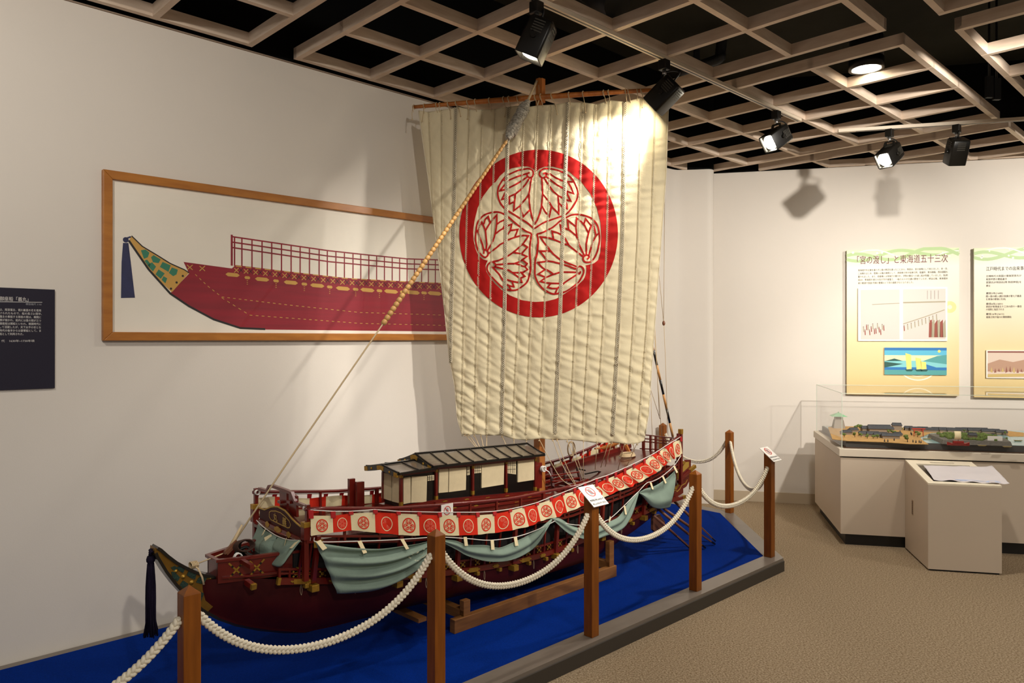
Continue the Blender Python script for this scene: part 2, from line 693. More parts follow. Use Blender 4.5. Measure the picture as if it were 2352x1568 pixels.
# ------------------------------------------------------------ low platform, barrier posts and ropes
PT = 0.09
M_blue = mat('blue_carpet', '#042b80', 0.92, var=(140, 0.25), bump=(300, 0.5, 0.006), spec=0.03)
M_rim = mat('platform_rim', '#776d62', 0.35, var=(8, 0.12))
M_fascia = mat('platform_fascia', '#3a342d', 0.5)
root = thing('display_platform', AB(2.5, -3.2, 0), 'low blue carpeted platform with grey rim under the model ship', 'platform')
outer = [(-3.0, -2.38), (4.94, -2.385), (5.94, -3.33), (5.96, WB + 0.01), (-3.0, WB + 0.01)]
inner = [(-3.0, -2.50), (4.885, -2.505), (5.82, -3.385), (5.84, WB + 0.06), (-3.0, WB + 0.06)]
m = MB()
m.prism([AB(a, b, 0.03) for a, b in inner], [AB(a, b, PT + 0.001) for a, b in inner])
m.build('carpet_top', M_blue, root)
m = MB()
for i in range(4):
    j = i + 1
    m.hexa([AB(*outer[i], PT - 0.02), AB(*outer[j], PT - 0.02), AB(*inner[j], PT - 0.02), AB(*inner[i], PT - 0.02)],
           [AB(*outer[i], PT), AB(*outer[j], PT), AB(*inner[j], PT), AB(*inner[i], PT)])
m.build('rim', M_rim, root)
m = MB()
for i in range(3):
    p, q = AB(*outer[i], 0), AB(*outer[i + 1], 0)
    m.beam(p + V((0, 0, 0.035)), q + V((0, 0, 0.035)), 0.014, 0.07)
m.build('side_board', M_fascia, root)

M_post = mat('post_wood', '#8d4f12', 0.42, var=(9, 0.0), hex2='#78400c', stretch=(6, 6, 0.6), spec=0.35)
M_rope = mat('braided_rope', '#e3d9c2', 0.85, bump=(420, 0.5, 0.002), spec=0.15)
PW = 0.055
posts = [(-0.08, -2.43, 0), (0.925, -2.435, 0), (1.935, -2.44, 0), (2.945, -2.445, 1), (3.93, -2.452, 0), (4.905, -2.47, 1), (5.90, -3.34, 0), (5.93, -4.05, 0)]
plab = [None, 'brown wooden barrier post nearest the viewer, in front of the bow', 'brown wooden barrier post in front of the long red and white banner', 'brown barrier post with a notice card, in front of the middle of the hull',
        'brown wooden barrier post in front of the stern oars', 'brown barrier post with a notice card at the right corner of the platform', 'brown barrier post at the back right corner, near the right wall', 'brown barrier post behind the stern against the left wall']
ex, ey = V((SN, CS, 0)), V((CS, -SN, 0))


def post_mesh(kind):
    r = thing('barrier_post', AB(0, 0, PT), 'x', 'post', 'barrier posts')
    mb = MB()
    h = PW / 2
    if kind == 0:
        mb.box(V((0, 0, PT + 0.35)), (PW, PW, 0.70), ex, ey)
        mb.build('shaft', M_post, r, bev=0.002)
        mb = MB()
        k = h - 0.001
        base = [ex * sx * k + ey * sy * k + V((0, 0, PT + 0.70)) for sx, sy in ((-1, -1), (1, -1), (1, 1), (-1, 1))]
        tip = V((0, 0, PT + 0.724))
        ids = [mb.vert(p) for p in base]
        t = mb.vert(tip)
        for i in range(4):
            mb.face((ids[i], ids[(i + 1) % 4], t))
        mb.face(ids[::-1])
        mb.build('pointed_cap', M_post, r)
    else:
        cs = ((-1, -1), (1, -1), (1, 1), (-1, 1))
        mb.hexa([ex * sx * h + ey * sy * h + V((0, 0, PT)) for sx, sy in cs],
                [ex * sx * h + ey * sy * h + V((0, 0, PT + 0.70 - sy * 0.019)) for sx, sy in cs])
        mb.build('shaft', M_post, r, bev=0.002)
    return r


proto = [post_mesh(0), post_mesh(1)]
used = [False, False]
for (a, b, k), lb in zip(posts, plab):
    if lb is None:
        continue
    o = proto[k] if not used[k] else dup_tree(proto[k])
    used[k] = True
    o.location = AB(a, b, PT)
    o['label'] = lb


def braid(path, R, pitch, mb, strands=3, m=0):
    """plait of round strands around a path"""
    pts = [V(p) for p in path]
    L = [0]
    for a, b in zip(pts, pts[1:]):
        L.append(L[-1] + (b - a).length)
    n = int(L[-1] / (pitch / 12)) + 2
    res = []
    k = 0
    for i in range(n):
        s = L[-1] * i / (n - 1)
        while k < len(L) - 2 and L[k + 1] < s:
            k += 1
        t = (s - L[k]) / (L[k + 1] - L[k] + 1e-9)
        res.append((pts[k].lerp(pts[k + 1], t), (pts[k + 1] - pts[k]).normalized(), s))
    for st in range(strands):
        out = []
        for p, d, s in res:
            sd = d.cross(V((0, 0, 1))).normalized()
            u = sd.cross(d)
            ph = 2 * math.pi * (s / pitch + st / strands)
            out.append(p + u * R * 0.68 * math.sin(ph) + sd * R * 0.42 * math.sin(2 * ph))
        mb.tube(out, R * 0.50, 6, m)


HOLE = 0.622 + PT - 0.0
SAG = [0.21, 0.225, 0.235, 0.215, 0.185, 0.27, 0.22]
rl = ['white braided barrier rope at the bottom left corner of the picture', 'white braided barrier rope sagging below the bow of the ship', 'white braided barrier rope in front of the middle of the hull',
      'white braided barrier rope sagging in front of the stern curtain', 'white braided barrier rope along the right end of the platform front', 'white braided barrier rope across the right end of the platform', 'white braided barrier rope behind the stern near the wall']
for i in range(7):
    p, q = AB(posts[i][0], posts[i][1], HOLE), AB(posts[i + 1][0], posts[i + 1][1], HOLE)
    d = (q - p).normalized()
    k = PW * 0.5 / max(abs(d.dot(ex)), abs(d.dot(ey))) + 0.001
    p, q = p + d * k, q - d * k
    path = []
    for k in range(41):
        t = k / 40
        z = -SAG[i] * (1 - (math.cosh(2.2 * (2 * t - 1)) - 1) / (math.cosh(2.2) - 1))
        path.append(p.lerp(q, t) + V((0, 0, z)))
    m = MB()
    braid(path, 0.0138, 0.050, m)
    tag(m.build('barrier_rope', M_rope), rl[i], 'rope', 'white barrier ropes')

# notice cards on two posts
M_card = mat('card', '#eee9df', 0.4)
M_redp = mat('print_red', '#c2382c', 0.5)
M_ink = mat('print_ink', '#26262c', 0.6)
M_grey = mat('print_grey', '#9a9a9e', 0.6)


def ringmesh(mb, c, r0, r1, x, y, n=28, m=0, sq=1.0):
    a = [mb.vert(c + x * r0 * math.cos(2 * math.pi * i / n) + y * r0 * sq * math.sin(2 * math.pi * i / n)) for i in range(n)]
    b = [mb.vert(c + x * r1 * math.cos(2 * math.pi * i / n) + y * r1 * sq * math.sin(2 * math.pi * i / n)) for i in range(n)]
    for i in range(n):
        mb.face((a[i], a[(i + 1) % n], b[(i + 1) % n], b[i]), m)


def prohibit(mb, c, r, x, y, nr):
    """ring with a slash over a grey hand"""
    ringmesh(mb, c + nr * 0.0008, r * 0.82, r, x, y, m=0)
    dx = (x - y).normalized() * r * 0.86
    mb.ribbon([c - dx + nr * 0.0012, c + dx + nr * 0.0012], r * 0.2, nr, 0)
    for k, (ox, l) in enumerate(((-0.3, 0.45), (-0.1, 0.6), (0.1, 0.62), (0.3, 0.5))):
        mb.ribbon([c + x * r * ox - y * r * 0.1 + nr * 0.0005, c + x * r * ox * 1.1 + y * r * l + nr * 0.0005], r * 0.15, nr, 1)
    mb.poly([c + x * r * u + y * r * v + nr * 0.0006 for u, v in ((-0.4, 0), (0.4, 0), (0.3, -0.55), (-0.25, -0.55))], 1)


tl = math.radians(38)
for (a, b, lb) in ((2.945, -2.445, 'white notice card with a red ring on the middle barrier post'), (4.905, -2.47, 'white notice card with a red ring on the right corner barrier post')):
    X = ex
    Y = (-ey * math.cos(tl) + V((0, 0, 1)) * math.sin(tl)).normalized()
    N = X.cross(Y).normalized()
    if N.z < 0:
        N = -N
    c = AB(a + 0.012, b + 0.0, PT + 0.708) + N * 0.004
    root = thing('notice_card', c, lb, 'sign', 'notice cards on posts')
    m = MB()
    m.box(c, (0.118, 0.135, 0.003), X, Y, N)
    m.build('card', M_card, root)
    m = MB()
    prohibit(m, c + Y * 0.026 + N * 0.0016, 0.032, X, Y, N)
    m.build('symbol', [M_redp, M_grey], root)
    lettering('展示物に手をふれないで', 0.014, c - Y * 0.034 - X * 0.051 + N * 0.0016, X, Y, M_ink, root, fitw=0.104, bold=0.0004)
    lettering('中に入らないでください', 0.014, c - Y * 0.057 - X * 0.051 + N * 0.0016, X, Y, M_ink, root, fitw=0.104, bold=0.0004)
# ------------------------------------------------------------ the model ship
B0 = -3.25                                   # its centre line
WR = [(1.55, .25), (2.2, .285), (2.8, .31), (3.4, .31), (4.0, .29), (4.7, .25)]      # half width at the rail
WW = [(1.5, .19), (2.0, .24), (2.6, .28), (3.1, .295), (3.6, .285), (4.1, .265), (4.6, .23)]   # at the wale


def near_line(pts, tab, add=0.0):
    out = []
    for x, y in pts:
        w_ = 0.27
        for _ in range(6):
            p = pb(x, y, B0 + w_ + add)
            a = ab_of(p)[0]
            w_ = itp(tab, a)
        out.append((a, p.z))
    return out


RAIL = near_line([(707, 1168), (900, 1167), (1000, 1160), (1100, 1152), (1178, 1144), (1255, 1128), (1322, 1116), (1380, 1098), (1449, 1075), (1506, 1044), (1558, 1001)], WR)
WALE = near_line([(609, 1343), (746, 1341), (900, 1334), (1055, 1319), (1127, 1307), (1193, 1294), (1248, 1280), (1297, 1264), (1448, 1199), (1464, 1190), (1530, 1158)], WW)
BAR = near_line([(705, 1244), (900, 1243), (1000, 1236), (1303, 1188), (1351, 1170), (1440, 1137), (1500, 1105), (1545, 1078)], WR, -.005)
A0, A1 = RAIL[0][0], RAIL[-1][0]
zr = lambda a: itp(RAIL, a)
zw = lambda a: itp(WALE, a)
zb = lambda a: itp(BAR, a)
wr = lambda a: itp(WR, a)
ww = lambda a: itp(WW, a)
DECK = [(1.5, .705), (2.25, .688), (3.2, .645), (3.6, .655), (4.05, .72), (4.8, .80)]
zd = lambda a: min(itp(DECK, a), zr(a) - 0.03)
P = lambda a, w_, z: AB(a, B0 + w_, z)


def along(fz, fw, a0, a1, n=24, dz=0.0, dw=0.0, side=1):
    return [P(a0 + (a1 - a0) * i / n, side * (fw(a0 + (a1 - a0) * i / n) + dw), fz(a0 + (a1 - a0) * i / n) + dz) for i in range(n + 1)]


M_hull = mat('hull_lacquer', '#45100d', 0.5, var=(5, 0.0), hex2='#380d0b', spec=0.2)
M_red = mat('red_lacquer', '#6d1a10', 0.3, var=(7, 0.0), hex2='#5c130d', coat=0.3)
M_deckm = mat('deck_lacquer', '#5a2016', 0.22, var=(6, 0.0), hex2='#48170f', coat=0.5)
M_gold = mat('gilt_brass', '#b58a30', 0.42, 0.55, var=(60, 0.25), bump=(220, 0.3, 0.002))
M_goldp = mat('gilt_paint', '#b8923e', 0.5, 0.2)
M_blk = mat('black_lacquer', '#0d0b09', 0.3, coat=0.3)
M_shoji = mat('shoji_paper', '#dccaa2', 0.8, var=(40, 0.06), bump=(90, 0.15, 0.003))
M_cream = mat('cream_cloth', '#e2d2a8', 0.85, bump=(300, 0.4, 0.003), spec=0.15)
M_banred = mat('banner_red', '#d3301c', 0.8, bump=(300, 0.4, 0.003), spec=0.15)
M_banlight = mat('banner_crest', '#d9604c', 0.8, spec=0.15)
M_cord = mat('white_cord', '#e4dfd6', 0.7)
M_line = mat('rigging_twine', '#c9b18a', 0.8)
M_spar = mat('spar_wood', '#b56d2c', 0.45, var=(8, 0.0), hex2='#9c571f', stretch=(4, 4, .6))
M_mast = mat('mast_wood', '#a9692c', 0.5, var=(10, 0.0), hex2='#935522', stretch=(5, 5, .5))
M_oar = mat('oar_wood', '#7a4a30', 0.5, var=(9, 0.2))
M_roof = mat('roof_lacquer', '#6f6456', 0.16, var=(5, 0.15), coat=0.6)  # grey carries the pale walls mirrored in the dark lacquer
M_teal = mat('curtain_green', '#87998a', 0.85, var=(14, 0.10), bump=(280, 0.4, 0.003), spec=0.15)
M_green = mat('patina_green', '#1d3a2c', 0.5, var=(90, 0.5), bump=(150, 0.6, 0.004))
M_bow = mat('bow_gilt', '#8a6420', 0.4, 0.55, var=(25, 0.2))

ship = thing('model_ship', AB(2.9, B0, PT), 'large model of an old Japanese galley with red lacquered hull, sail and cabin', 'model ship')

# --- hull: flat-bottomed, raked stem, rising stern
STEM = [ab_of(pb(x, y, B0))[0:1] + (pb(x, y, B0).z,) for x, y in ((354.7, 1274), (376, 1309), (399, 1339), (422, 1364), (456, 1394), (500, 1417), (540, 1431), (590, 1441), (650, 1447), (700, 1446))]
KZ = STEM[-1][1]
KEEL = STEM + [(2.2, KZ), (3.6, KZ), (4.05, KZ + 0.045), (4.33, KZ + .11), (4.62, KZ + 0.20)]
zk = lambda a: itp(KEEL, a)
STOP = [(ab_of(pb(x, y, B0))[0], pb(x, y, B0).z) for x, y in ((356, 1257), (380, 1276), (400, 1291), (430, 1307), (460, 1319), (500, 1327), (520, 1334))]
WH = [(1.28, .028), (1.36, .055), (1.5, .125), (1.65, .175), (1.85, .21), (2.2, .24), (2.6, .265), (3.1, .28), (3.6, .272), (4.1, .25), (4.4, .215), (4.62, .17)]
WK = [(1.28, .012), (1.6, .03), (1.85, .06), (2.35, .11), (2.7, .19), (3.1, .24), (3.6, .24), (4.0, .19), (4.4, .11), (4.62, .07)]
wh = lambda a: itp(WH, a)
st = [1.28, 1.32, 1.36, 1.43, 1.5, 1.6, 1.75, 1.9, 2.1, 2.35, 2.6, 2.85, 3.1, 3.35, 3.6, 3.85, 4.1, 4.3, 4.45, 4.62]
m = MB()
rows = []
for a in st:
    k, t = zk(a), zw(max(a, 1.5)) + 0.012
    if a < 1.5:
        t = t + (1.5 - a) * 0.10
    kw, hw = itp(WK, a), wh(a)
    sec = [(hw, t), (hw * .99, k + (t - k) * .66), (kw + (hw - kw) * .78, k + (t - k) * .34), (kw * 1.05, k + 0.012), (kw * .9, k)]
    ring = [P(a, w_, z) for w_, z in sec] + [P(a, -w_, z) for w_, z in sec[::-1]]
    rows.append([m.vert(p) for p in ring])
for r, t in zip(rows, rows[1:]):
    for j in range(9):
        m.face((r[j], r[j + 1], t[j + 1], t[j]), 0, j not in (3, 4, 5))
m.face(rows[0])
m.face(rows[-1][::-1])
m.build('hull', M_hull, ship)
m = MB()
m.sweep([P(a, 0, z - 0.004) for a, z in STEM[4:]] + [P(a, 0, zk(a) - 0.004) for a in (2.2, 3.0, 3.6, 4.05)], 0.03, 0.012)
m.build('keel', M_blk, ship)

# --- gilt bow plate with black edge and green patches
PLT = 0.028
top = [(356, 1257), (363, 1261), (380, 1276), (400, 1291), (430, 1307), (460, 1319), (500, 1327), (520, 1334), (527, 1341)]
bot = [(354.7, 1274), (376, 1309), (399, 1339), (422, 1364), (456, 1394), (475, 1407)]
outl = top + [(507, 1369), (490, 1392)] + bot[::-1]
m = MB()
nb = PLT
pl = [pb(x, y, B0 + nb) for x, y in outl]
fl = [p - ey * (2 * nb) for p in pl]
m.prism(pl, fl)
plate = m.build('bow_plate', M_bow, ship)
m = MB()
m.sweep([pb(x, y, B0 + 0.001) + V((0, 0, 0.004)) for x, y in top[:8]], 2 * nb + 0.014, 0.012)
m.sweep([pb(x, y, B0 + 0.001) for x, y in [(352, 1266)] + bot], 2 * nb + 0.014, 0.012)
m.build('black_edge', M_blk, plate)
patches = [[(392, 1303), (401, 1299), (408, 1303), (399, 1310)], [(406, 1302), (414, 1299), (425, 1304), (420, 1315), (409, 1309)],
           [(393, 1313), (400, 1312), (413, 1325), (407, 1335), (396, 1326)], [(433, 1311), (451, 1317), (447, 1330), (438, 1327), (428, 1320)],
           [(420, 1332), (432, 1340), (423, 1354), (412, 1343)], [(455, 1327), (463, 1322), (475, 1326), (467, 1341), (450, 1337)], [(437, 1345), (452, 1352), (442, 1368), (429, 1357)],
           [(457, 1357), (468, 1362), (461, 1380), (449, 1371)]]
for q in patches:
    m = MB()
    a = [pb(x, y, B0 + nb) for x, y in q]
    m.prism([p - ey * .001 for p in a], [p + ey * .004 for p in a])
    m.build('green_patch', M_green, plate)
for x, y, r in ((403, 1311, .006), (421, 1324, .006), (440, 1337, .006), (511, 1345, .007), (482, 1327, .005)):
    m = MB()
    m.lathe(pb(x, y, B0 + nb), [(r * 1.7, 0), (r * 1.7, .002), (r, .003), (r * .8, .007), (0, .009)], 12, ey)
    m.build('stud', M_gold, plate)

# --- forecastle box on the bow
fz = .644
FB = [(1.335, -.008), (1.46, .085), (1.70, .175)]


def fc(a):
    return itp([(1.335, .055), (1.46, .105), (1.70, .172)], a)


m = MB()
A = [1.335, 1.4, 1.5, 1.6, 1.70]
for sd in (1, -1):
    for a, b in zip(A, A[1:]):
        m.hexa([P(a, sd * fc(a), zw(1.55) + .02), P(b, sd * fc(b), zw(1.55) + .02), P(b, sd * (fc(b) - .014), zw(1.55) + .02), P(a, sd * (fc(a) - .014), zw(1.55) + .02)],
               [P(a, sd * fc(a), fz - .004), P(b, sd * fc(b), fz - .004), P(b, sd * (fc(b) - .014), fz - .004), P(a, sd * (fc(a) - .014), fz - .004)])
m.hexa([P(1.335, .055, zw(1.55) + .02), P(1.335, -.055, zw(1.55) + .02), P(1.35, -.055, zw(1.55) + .02), P(1.35, .055, zw(1.55) + .02)],
       [P(1.335, .055, fz - .004), P(1.335, -.055, fz - .004), P(1.35, -.055, fz - .004), P(1.35, .055, fz - .004)])
box = m.build('bow_bulwark', M_red, ship)
m = MB()
m.sweep([P(1.70, .172, fz), P(1.46, .103, fz), P(1.335, .054, fz), P(1.335, -.054, fz), P(1.46, -.103, fz), P(1.70, -.172, fz)], .022, .012)
m.build('cap_rail', M_red, box)
m = MB()
m.poly([P(1.34, .045, .60), P(1.7, .165, .60), P(1.7, -.165, .60), P(1.34, -.045, .60)])
m.build('foredeck', M_blk, box)
m = MB()
m.sweep([P(1.35, .066, zw(1.55) + .045), P(1.46, .118, zw(1.55) + .042), P(1.58, .16, zw(1.55) + .04)], .008, .008)
m.build('lower_rail', M_red, box)


def cross(mb, c, d, h, wd, off):
    """gilded X ornament, black where the bars meet the frame"""
    up = V((0, 0, 1))
    n_ = d.cross(up).normalized()
    if n_.dot(ey) < 0:
        n_ = -n_
    for s in (1, -1):
        v = d * wd + up * h * s
        mb.beam(c - v * .5 + n_ * off, c + v * .5 + n_ * off, .003, .007, up=v.cross(n_), m=0)
        for e in (-1, 1):
            mb.beam(c + v * .5 * e * .62 + n_ * (off + .0006), c + v * .5 * e * .40 + n_ * (off + .0006), .003, .007, up=v.cross(n_), m=1)


for a in (1.405, 1.485):
    d = (P(a + .05, fc(a + .05), 0) - P(a - .05, fc(a - .05), 0)).normalized()
    m = MB()
    cross(m, P(a, fc(a), fz - .048), d, .066, .062, .002)
    m.build('cross_ornament', [M_gold, M_blk], box)
m = MB()
p, q = pb(548, 1283, B0 + .06), pb(579, 1301, B0 + .19)
m.beam(p, q, .018, .018)
m.build('cleat_bar', M_red, box)
m = MB()
p, q = pb(566, 1335, B0 + .12), pb(584, 1348, B0 + .18)
m.beam(p, q, .022, .022)
m.beam(p.lerp(q, .8), q + (q - p) * .02, .0235, .0235, m=1)
m.build('beam_end', [M_red, M_gold], box)

# --- upper deck and the dark gallery inside
m = MB()
n = 26
L = [P(A0 - .02 + (A1 - A0 + .02) * i / n, 0, 0) for i in range(n + 1)]
AA = [A0 - .02 + (A1 - A0 + .02) * i / n for i in range(n + 1)]
for a, b in zip(AA, AA[1:]):
    w0, w1 = wr(a) - .018, wr(b) - .018
    if 3.44 < (a + b) / 2 < 3.78:        # open well aft of the mast
        for s in (1, -1):
            m.hexa([P(a, s * w0, zd(a) - .014), P(b, s * w1, zd(b) - .014), P(b, s * (w1 - .07), zd(b) - .014), P(a, s * (w0 - .07), zd(a) - .014)],
                   [P(a, s * w0, zd(a)), P(b, s * w1, zd(b)), P(b, s * (w1 - .07), zd(b)), P(a, s * (w0 - .07), zd(a))])
    else:
        m.hexa([P(a, w0, zd(a) - .014), P(b, w1, zd(b) - .014), P(b, -w1, zd(b) - .014), P(a, -w0, zd(a) - .014)],
               [P(a, w0, zd(a)), P(b, w1, zd(b)), P(b, -w1, zd(b)), P(a, -w0, zd(a))])
m.build('upper_deck', M_deckm, ship)
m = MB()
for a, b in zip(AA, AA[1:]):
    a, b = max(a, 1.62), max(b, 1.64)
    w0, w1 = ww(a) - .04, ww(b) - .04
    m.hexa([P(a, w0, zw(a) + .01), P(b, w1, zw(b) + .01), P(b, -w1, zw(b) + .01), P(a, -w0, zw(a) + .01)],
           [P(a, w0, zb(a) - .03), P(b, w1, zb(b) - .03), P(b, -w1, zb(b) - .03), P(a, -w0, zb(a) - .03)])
m.build('gallery_shade_block', mat('gallery_shade', '#120a07', 0.8), ship)  # near-black block: the shade inside the gallery put into colour

gallery = {}
for side, nm in ((1, 'near'), (-1, 'far')):
    # wale beam with gilt plates
    m = MB()
    m.sweep(along(zw, ww, 1.545, 4.62, 26, .014, -.008, side), .018, .028)
    wale = m.build('wale', M_red, ship)
    m = MB()
    m.sweep(along(zw, ww, 1.55, 4.6, 26, .066, -.012, side), .012, .010)
    band = m.build('band_rail', M_red, ship)
    m = MB()
    for a in AA:
        pass
    # panel behind the crosses
    q = along(zw, ww, 1.70, 4.6, 26, .045, -.026, side)
    m.sweep(q, .006, .04)
    m.build('band_panel', M_hull, ship)
    for dz in (0.0, 0.026):
        m = MB()
        m.sweep(along(zb, wr, A0, A1 + .06, 26, dz, -.005, side), .014, .010)
        m.build('gallery_bar', M_red, ship)
    m = MB()
    m.tube(along(lambda a: zr(a), wr, A0 - .015, A1 + .01, 30, 0, 0, side), .0085, 8)
    m.build('hand_rail', M_red, ship)

# cross ornaments, gilt plates, beam ends, posts on the side facing the visitor
MAIN = [ab_of(pb(x, y, B0 + w_))[0] for x, y, w_ in ((715, 1350, .2), (911, 1344, .25), (1050, 1325, .28), (1178, 1306, .29), (1276, 1279, .295), (1380, 1238, .285), (1476, 1190, .26))]
AXT = [1.62] + MAIN + [4.55]


def tang(f, a):
    return (P(a + .03, f(a + .03), 0) - P(a - .03, f(a - .03), 0)).normalized()


for a in MAIN:
    m = MB()
    m.beam(P(a, ww(a) + .004, zw(a) + .01), P(a, wr(a) + .004, zb(a) + .03), .02, .02, up=ex)
    m.build('gallery_post', M_red, ship)
    m = MB()
    d = tang(ww, a)
    m.box(P(a, ww(a) + .006, zw(a) - .012), (.036, .05, .032), d, ey)
    m.build('beam_end', M_gold, ship, bev=.003)
m = MB()
m.box(P(MAIN[0], wr(MAIN[0]) + .005, zb(MAIN[0]) - .005), (.03, .05, .03))
m.build('beam_end', M_gold, ship, bev=.003)
for i in range(len(AXT) - 1):
    a0, a1 = AXT[i], AXT[i + 1]
    k = 4
    for j in range(1, k):
        a = a0 + (a1 - a0) * j / k
        m = MB()
        m.beam(P(a, ww(a) - .012, zw(a) + .028), P(a, wr(a) - .008, zb(a) + .03), .009, .009, up=ex)
        m.build('gallery_baluster', M_red, ship)
    for j in range(k):
        a = a0 + (a1 - a0) * (j + .5) / k
        m = MB()
        cross(m, P(a, ww(a) - .012, zw(a) + .046), tang(ww, a), .026, .03, .002)
        m.build('cross_ornament', [M_gold, M_blk], ship)
    for j, (t, hl, hh) in enumerate(((.28, .045, .011), (.68, .024, .009))):
        a = a0 + (a1 - a0) * t
        d = tang(ww, a)
        up = V((0, 0, 1))
        sl = (zw(a + .03) - zw(a - .03)) / .06
        dd = (d + up * sl).normalized()
        c = P(a, ww(a) + .002, zw(a) + .014)
        sh = [(-1.0, 0), (-.86, .45), (-.72, .2), (-.66, 1), (.66, 1), (.72, .2), (.86, .45), (1.0, 0), (.86, -.45), (.72, -.2), (.66, -1), (-.66, -1), (-.72, -.2), (-.86, -.45)]
        pp = [c + dd * (x * hl) + up * (y * hh) for x, y in sh]
        m = MB()
        m.prism([p - ey * .001 for p in pp], [p + ey * .0035 for p in pp])
        m.build('gilt_plate', M_gold, ship)
        m = MB()
        m.box(P(a + .03, ww(a) - .004, zw(a) - .012), (.018, .03, .02), d, ey)
        m.build('small_beam_end', M_gold, ship, bev=.002)
    a = a0 + (a1 - a0) * .5
    m = MB()
    m.sweep([P(a - .03, ww(a) - .008, zw(a - .03) + .073), P(a + .03, ww(a) - .008, zw(a + .03) + .073)], .014, .005)
    m.build('rail_cap', M_gold, ship)
    # loose tie strings hanging below the wale
    m = MB()
    c = P(a, wh(a) + .006, zw(a) - .004)
    m.tube(smooth([c, c + ex * .004 + V((0, 0, -.025)), c + ex * .001 + V((0, 0, -.05)), c - ex * .005 + V((0, 0, -.03)), c - ex * .002], 4), .0009, 4)
    m.build('tie_string', M_line, ship)

# open lattice and gilt cap where the wale starts beside the bow
m = MB()
m.sweep([P(1.543, ww(1.543) - .008, zw(1.543) + .014), P(1.556, ww(1.556) - .008, zw(1.556) + .014)], .021, .031)
m.build('gilt_cap', M_gold, ship)
m = MB()
m.sweep(along(zw, ww, 1.55, 1.70, 4, .047, -.012), .008, .007)
m.build('band_bar', M_red, ship)
for a in (1.555, 1.60, 1.645):
    m = MB()
    m.beam(P(a, ww(a) - .012, zw(a) + .02), P(a, ww(a) - .012, zw(a) + .068), .010, .010, up=ex)
    m.build('band_post', M_red, ship)

# rail stanchions both sides
for side in (1, -1):
    k = 16
    for i in range(k + 1):
        a = A0 + (A1 - A0) * i / k
        m = MB()
        m.beam(P(a, side * (wr(a) - .004), zb(a) - .004), P(a, side * (wr(a) - .001), zr(a) - .002 + (.02 if i in (0, k) else 0)), .011 if i % 4 else .017, .011 if i % 4 else .017, up=ex)
        m.build('rail_stanchion', M_red, ship)
    m = MB()
    m.sweep(along(zr, wr, A0, A1, 26, -.085, -.006, side), .010, .010)
    m.build('mid_rail', M_red, ship)

# --- name board across the bow
AN = ab_of(pb(697, 1204.7, B0 + .25))[0]
NB = [(597, 1167), (609, 1171), (623, 1165), (631, 1163.5), (639, 1164), (655, 1172.6), (663, 1181), (671, 1191), (682, 1202), (692, 1210), (692.6, 1235), (655, 1220), (596.5, 1191)]
m = MB()
q = [pa(x, y, AN) for x, y in NB]
m.prism(q, [p + ex * .016 for p in q])
board = m.build('name_board', M_hull, ship)
m = MB()
m.sweep([pa(x, y, AN) - ex * .002 + V((0, 0, .002)) for x, y in NB[:10]], .004, .006)
m.build('gilt_edge', M_goldp, board)
m = MB()
q = [pa(x, y, AN) - ex * .0015 for x, y in ((619, 1176), (623, 1173), (634, 1173), (645, 1177), (656, 1186), (665, 1196), (668, 1204), (666, 1211), (661, 1211.5), (645, 1204), (623, 1193), (619, 1186), (619, 1176))]
m.ribbon(q, .0045, -ex)
m.build('cartouche', M_goldp, board)
yd = (pa(631, 1178, AN) - pa(631, 1195, AN)).normalized()
for ch, x, y in (('丸', 628.5, 1193.5), ('義', 649, 1203.5)):
    o = pa(x, y, AN)
    lettering(ch, .042, o, ey, V((0, 0, 1)), M_goldp, board, bold=.0006, lift=.002)
m = MB()
q = [pa(x, y, AN) - ex * .006 for x, y in ((596.5, 1191), (692.6, 1235), (692.6, 1243), (596.5, 1199))]
m.prism(q, [p + ex * .02 for p in q])
m.build('cross_beam', M_red, board)
for x, y, s in ((617, 1204, .6), (641, 1216, 1.1), (666, 1228, .6)):
    c = pa(x, y - 1, AN) - ex * .0065
    pp = [c + ey * (u * .032 * s) + V((0, 0, 1)) * (v * .014) for u, v in ((-1, 0), (-.75, .7), (-.4, .7), (-.3, 1), (.3, 1), (.4, .7), (.75, .7), (1, 0), (.75, -.7), (.4, -.7), (.3, -1), (-.3, -1), (-.4, -.7), (-.75, -.7))]
    m = MB()
    m.prism(pp, [p - ex * .002 for p in pp])
    m.build('gilt_plate', M_gold, board)
for x, y, y2 in ((697, 1201, 1240), (594, 1157, 1198)):
    w_ = .25 if x > 650 else -.25
    m = MB()
    m.box(P(AN + .01, w_, pb(x, (y + y2) / 2, B0 + w_).z), (.03, .03, (y2 - y) * .0019), ex, ey)
    m.build('corner_post', M_red, board)
    m = MB()
    m.box(P(AN + .01, w_, pb(x, y + 4, B0 + w_).z), (.032, .032, .024), ex, ey)
    m.build('gilt_cap', M_gold, board, bev=.002)
# corner posts down to the foredeck
for w_ in (.245, -.245):
    m = MB()
    m.beam(P(AN + .012, w_, zw(1.62) + .02), P(AN + .012, w_, zb(AN) + .01), .022, .022, up=ex)
    m.build('gallery_post', M_red, ship)
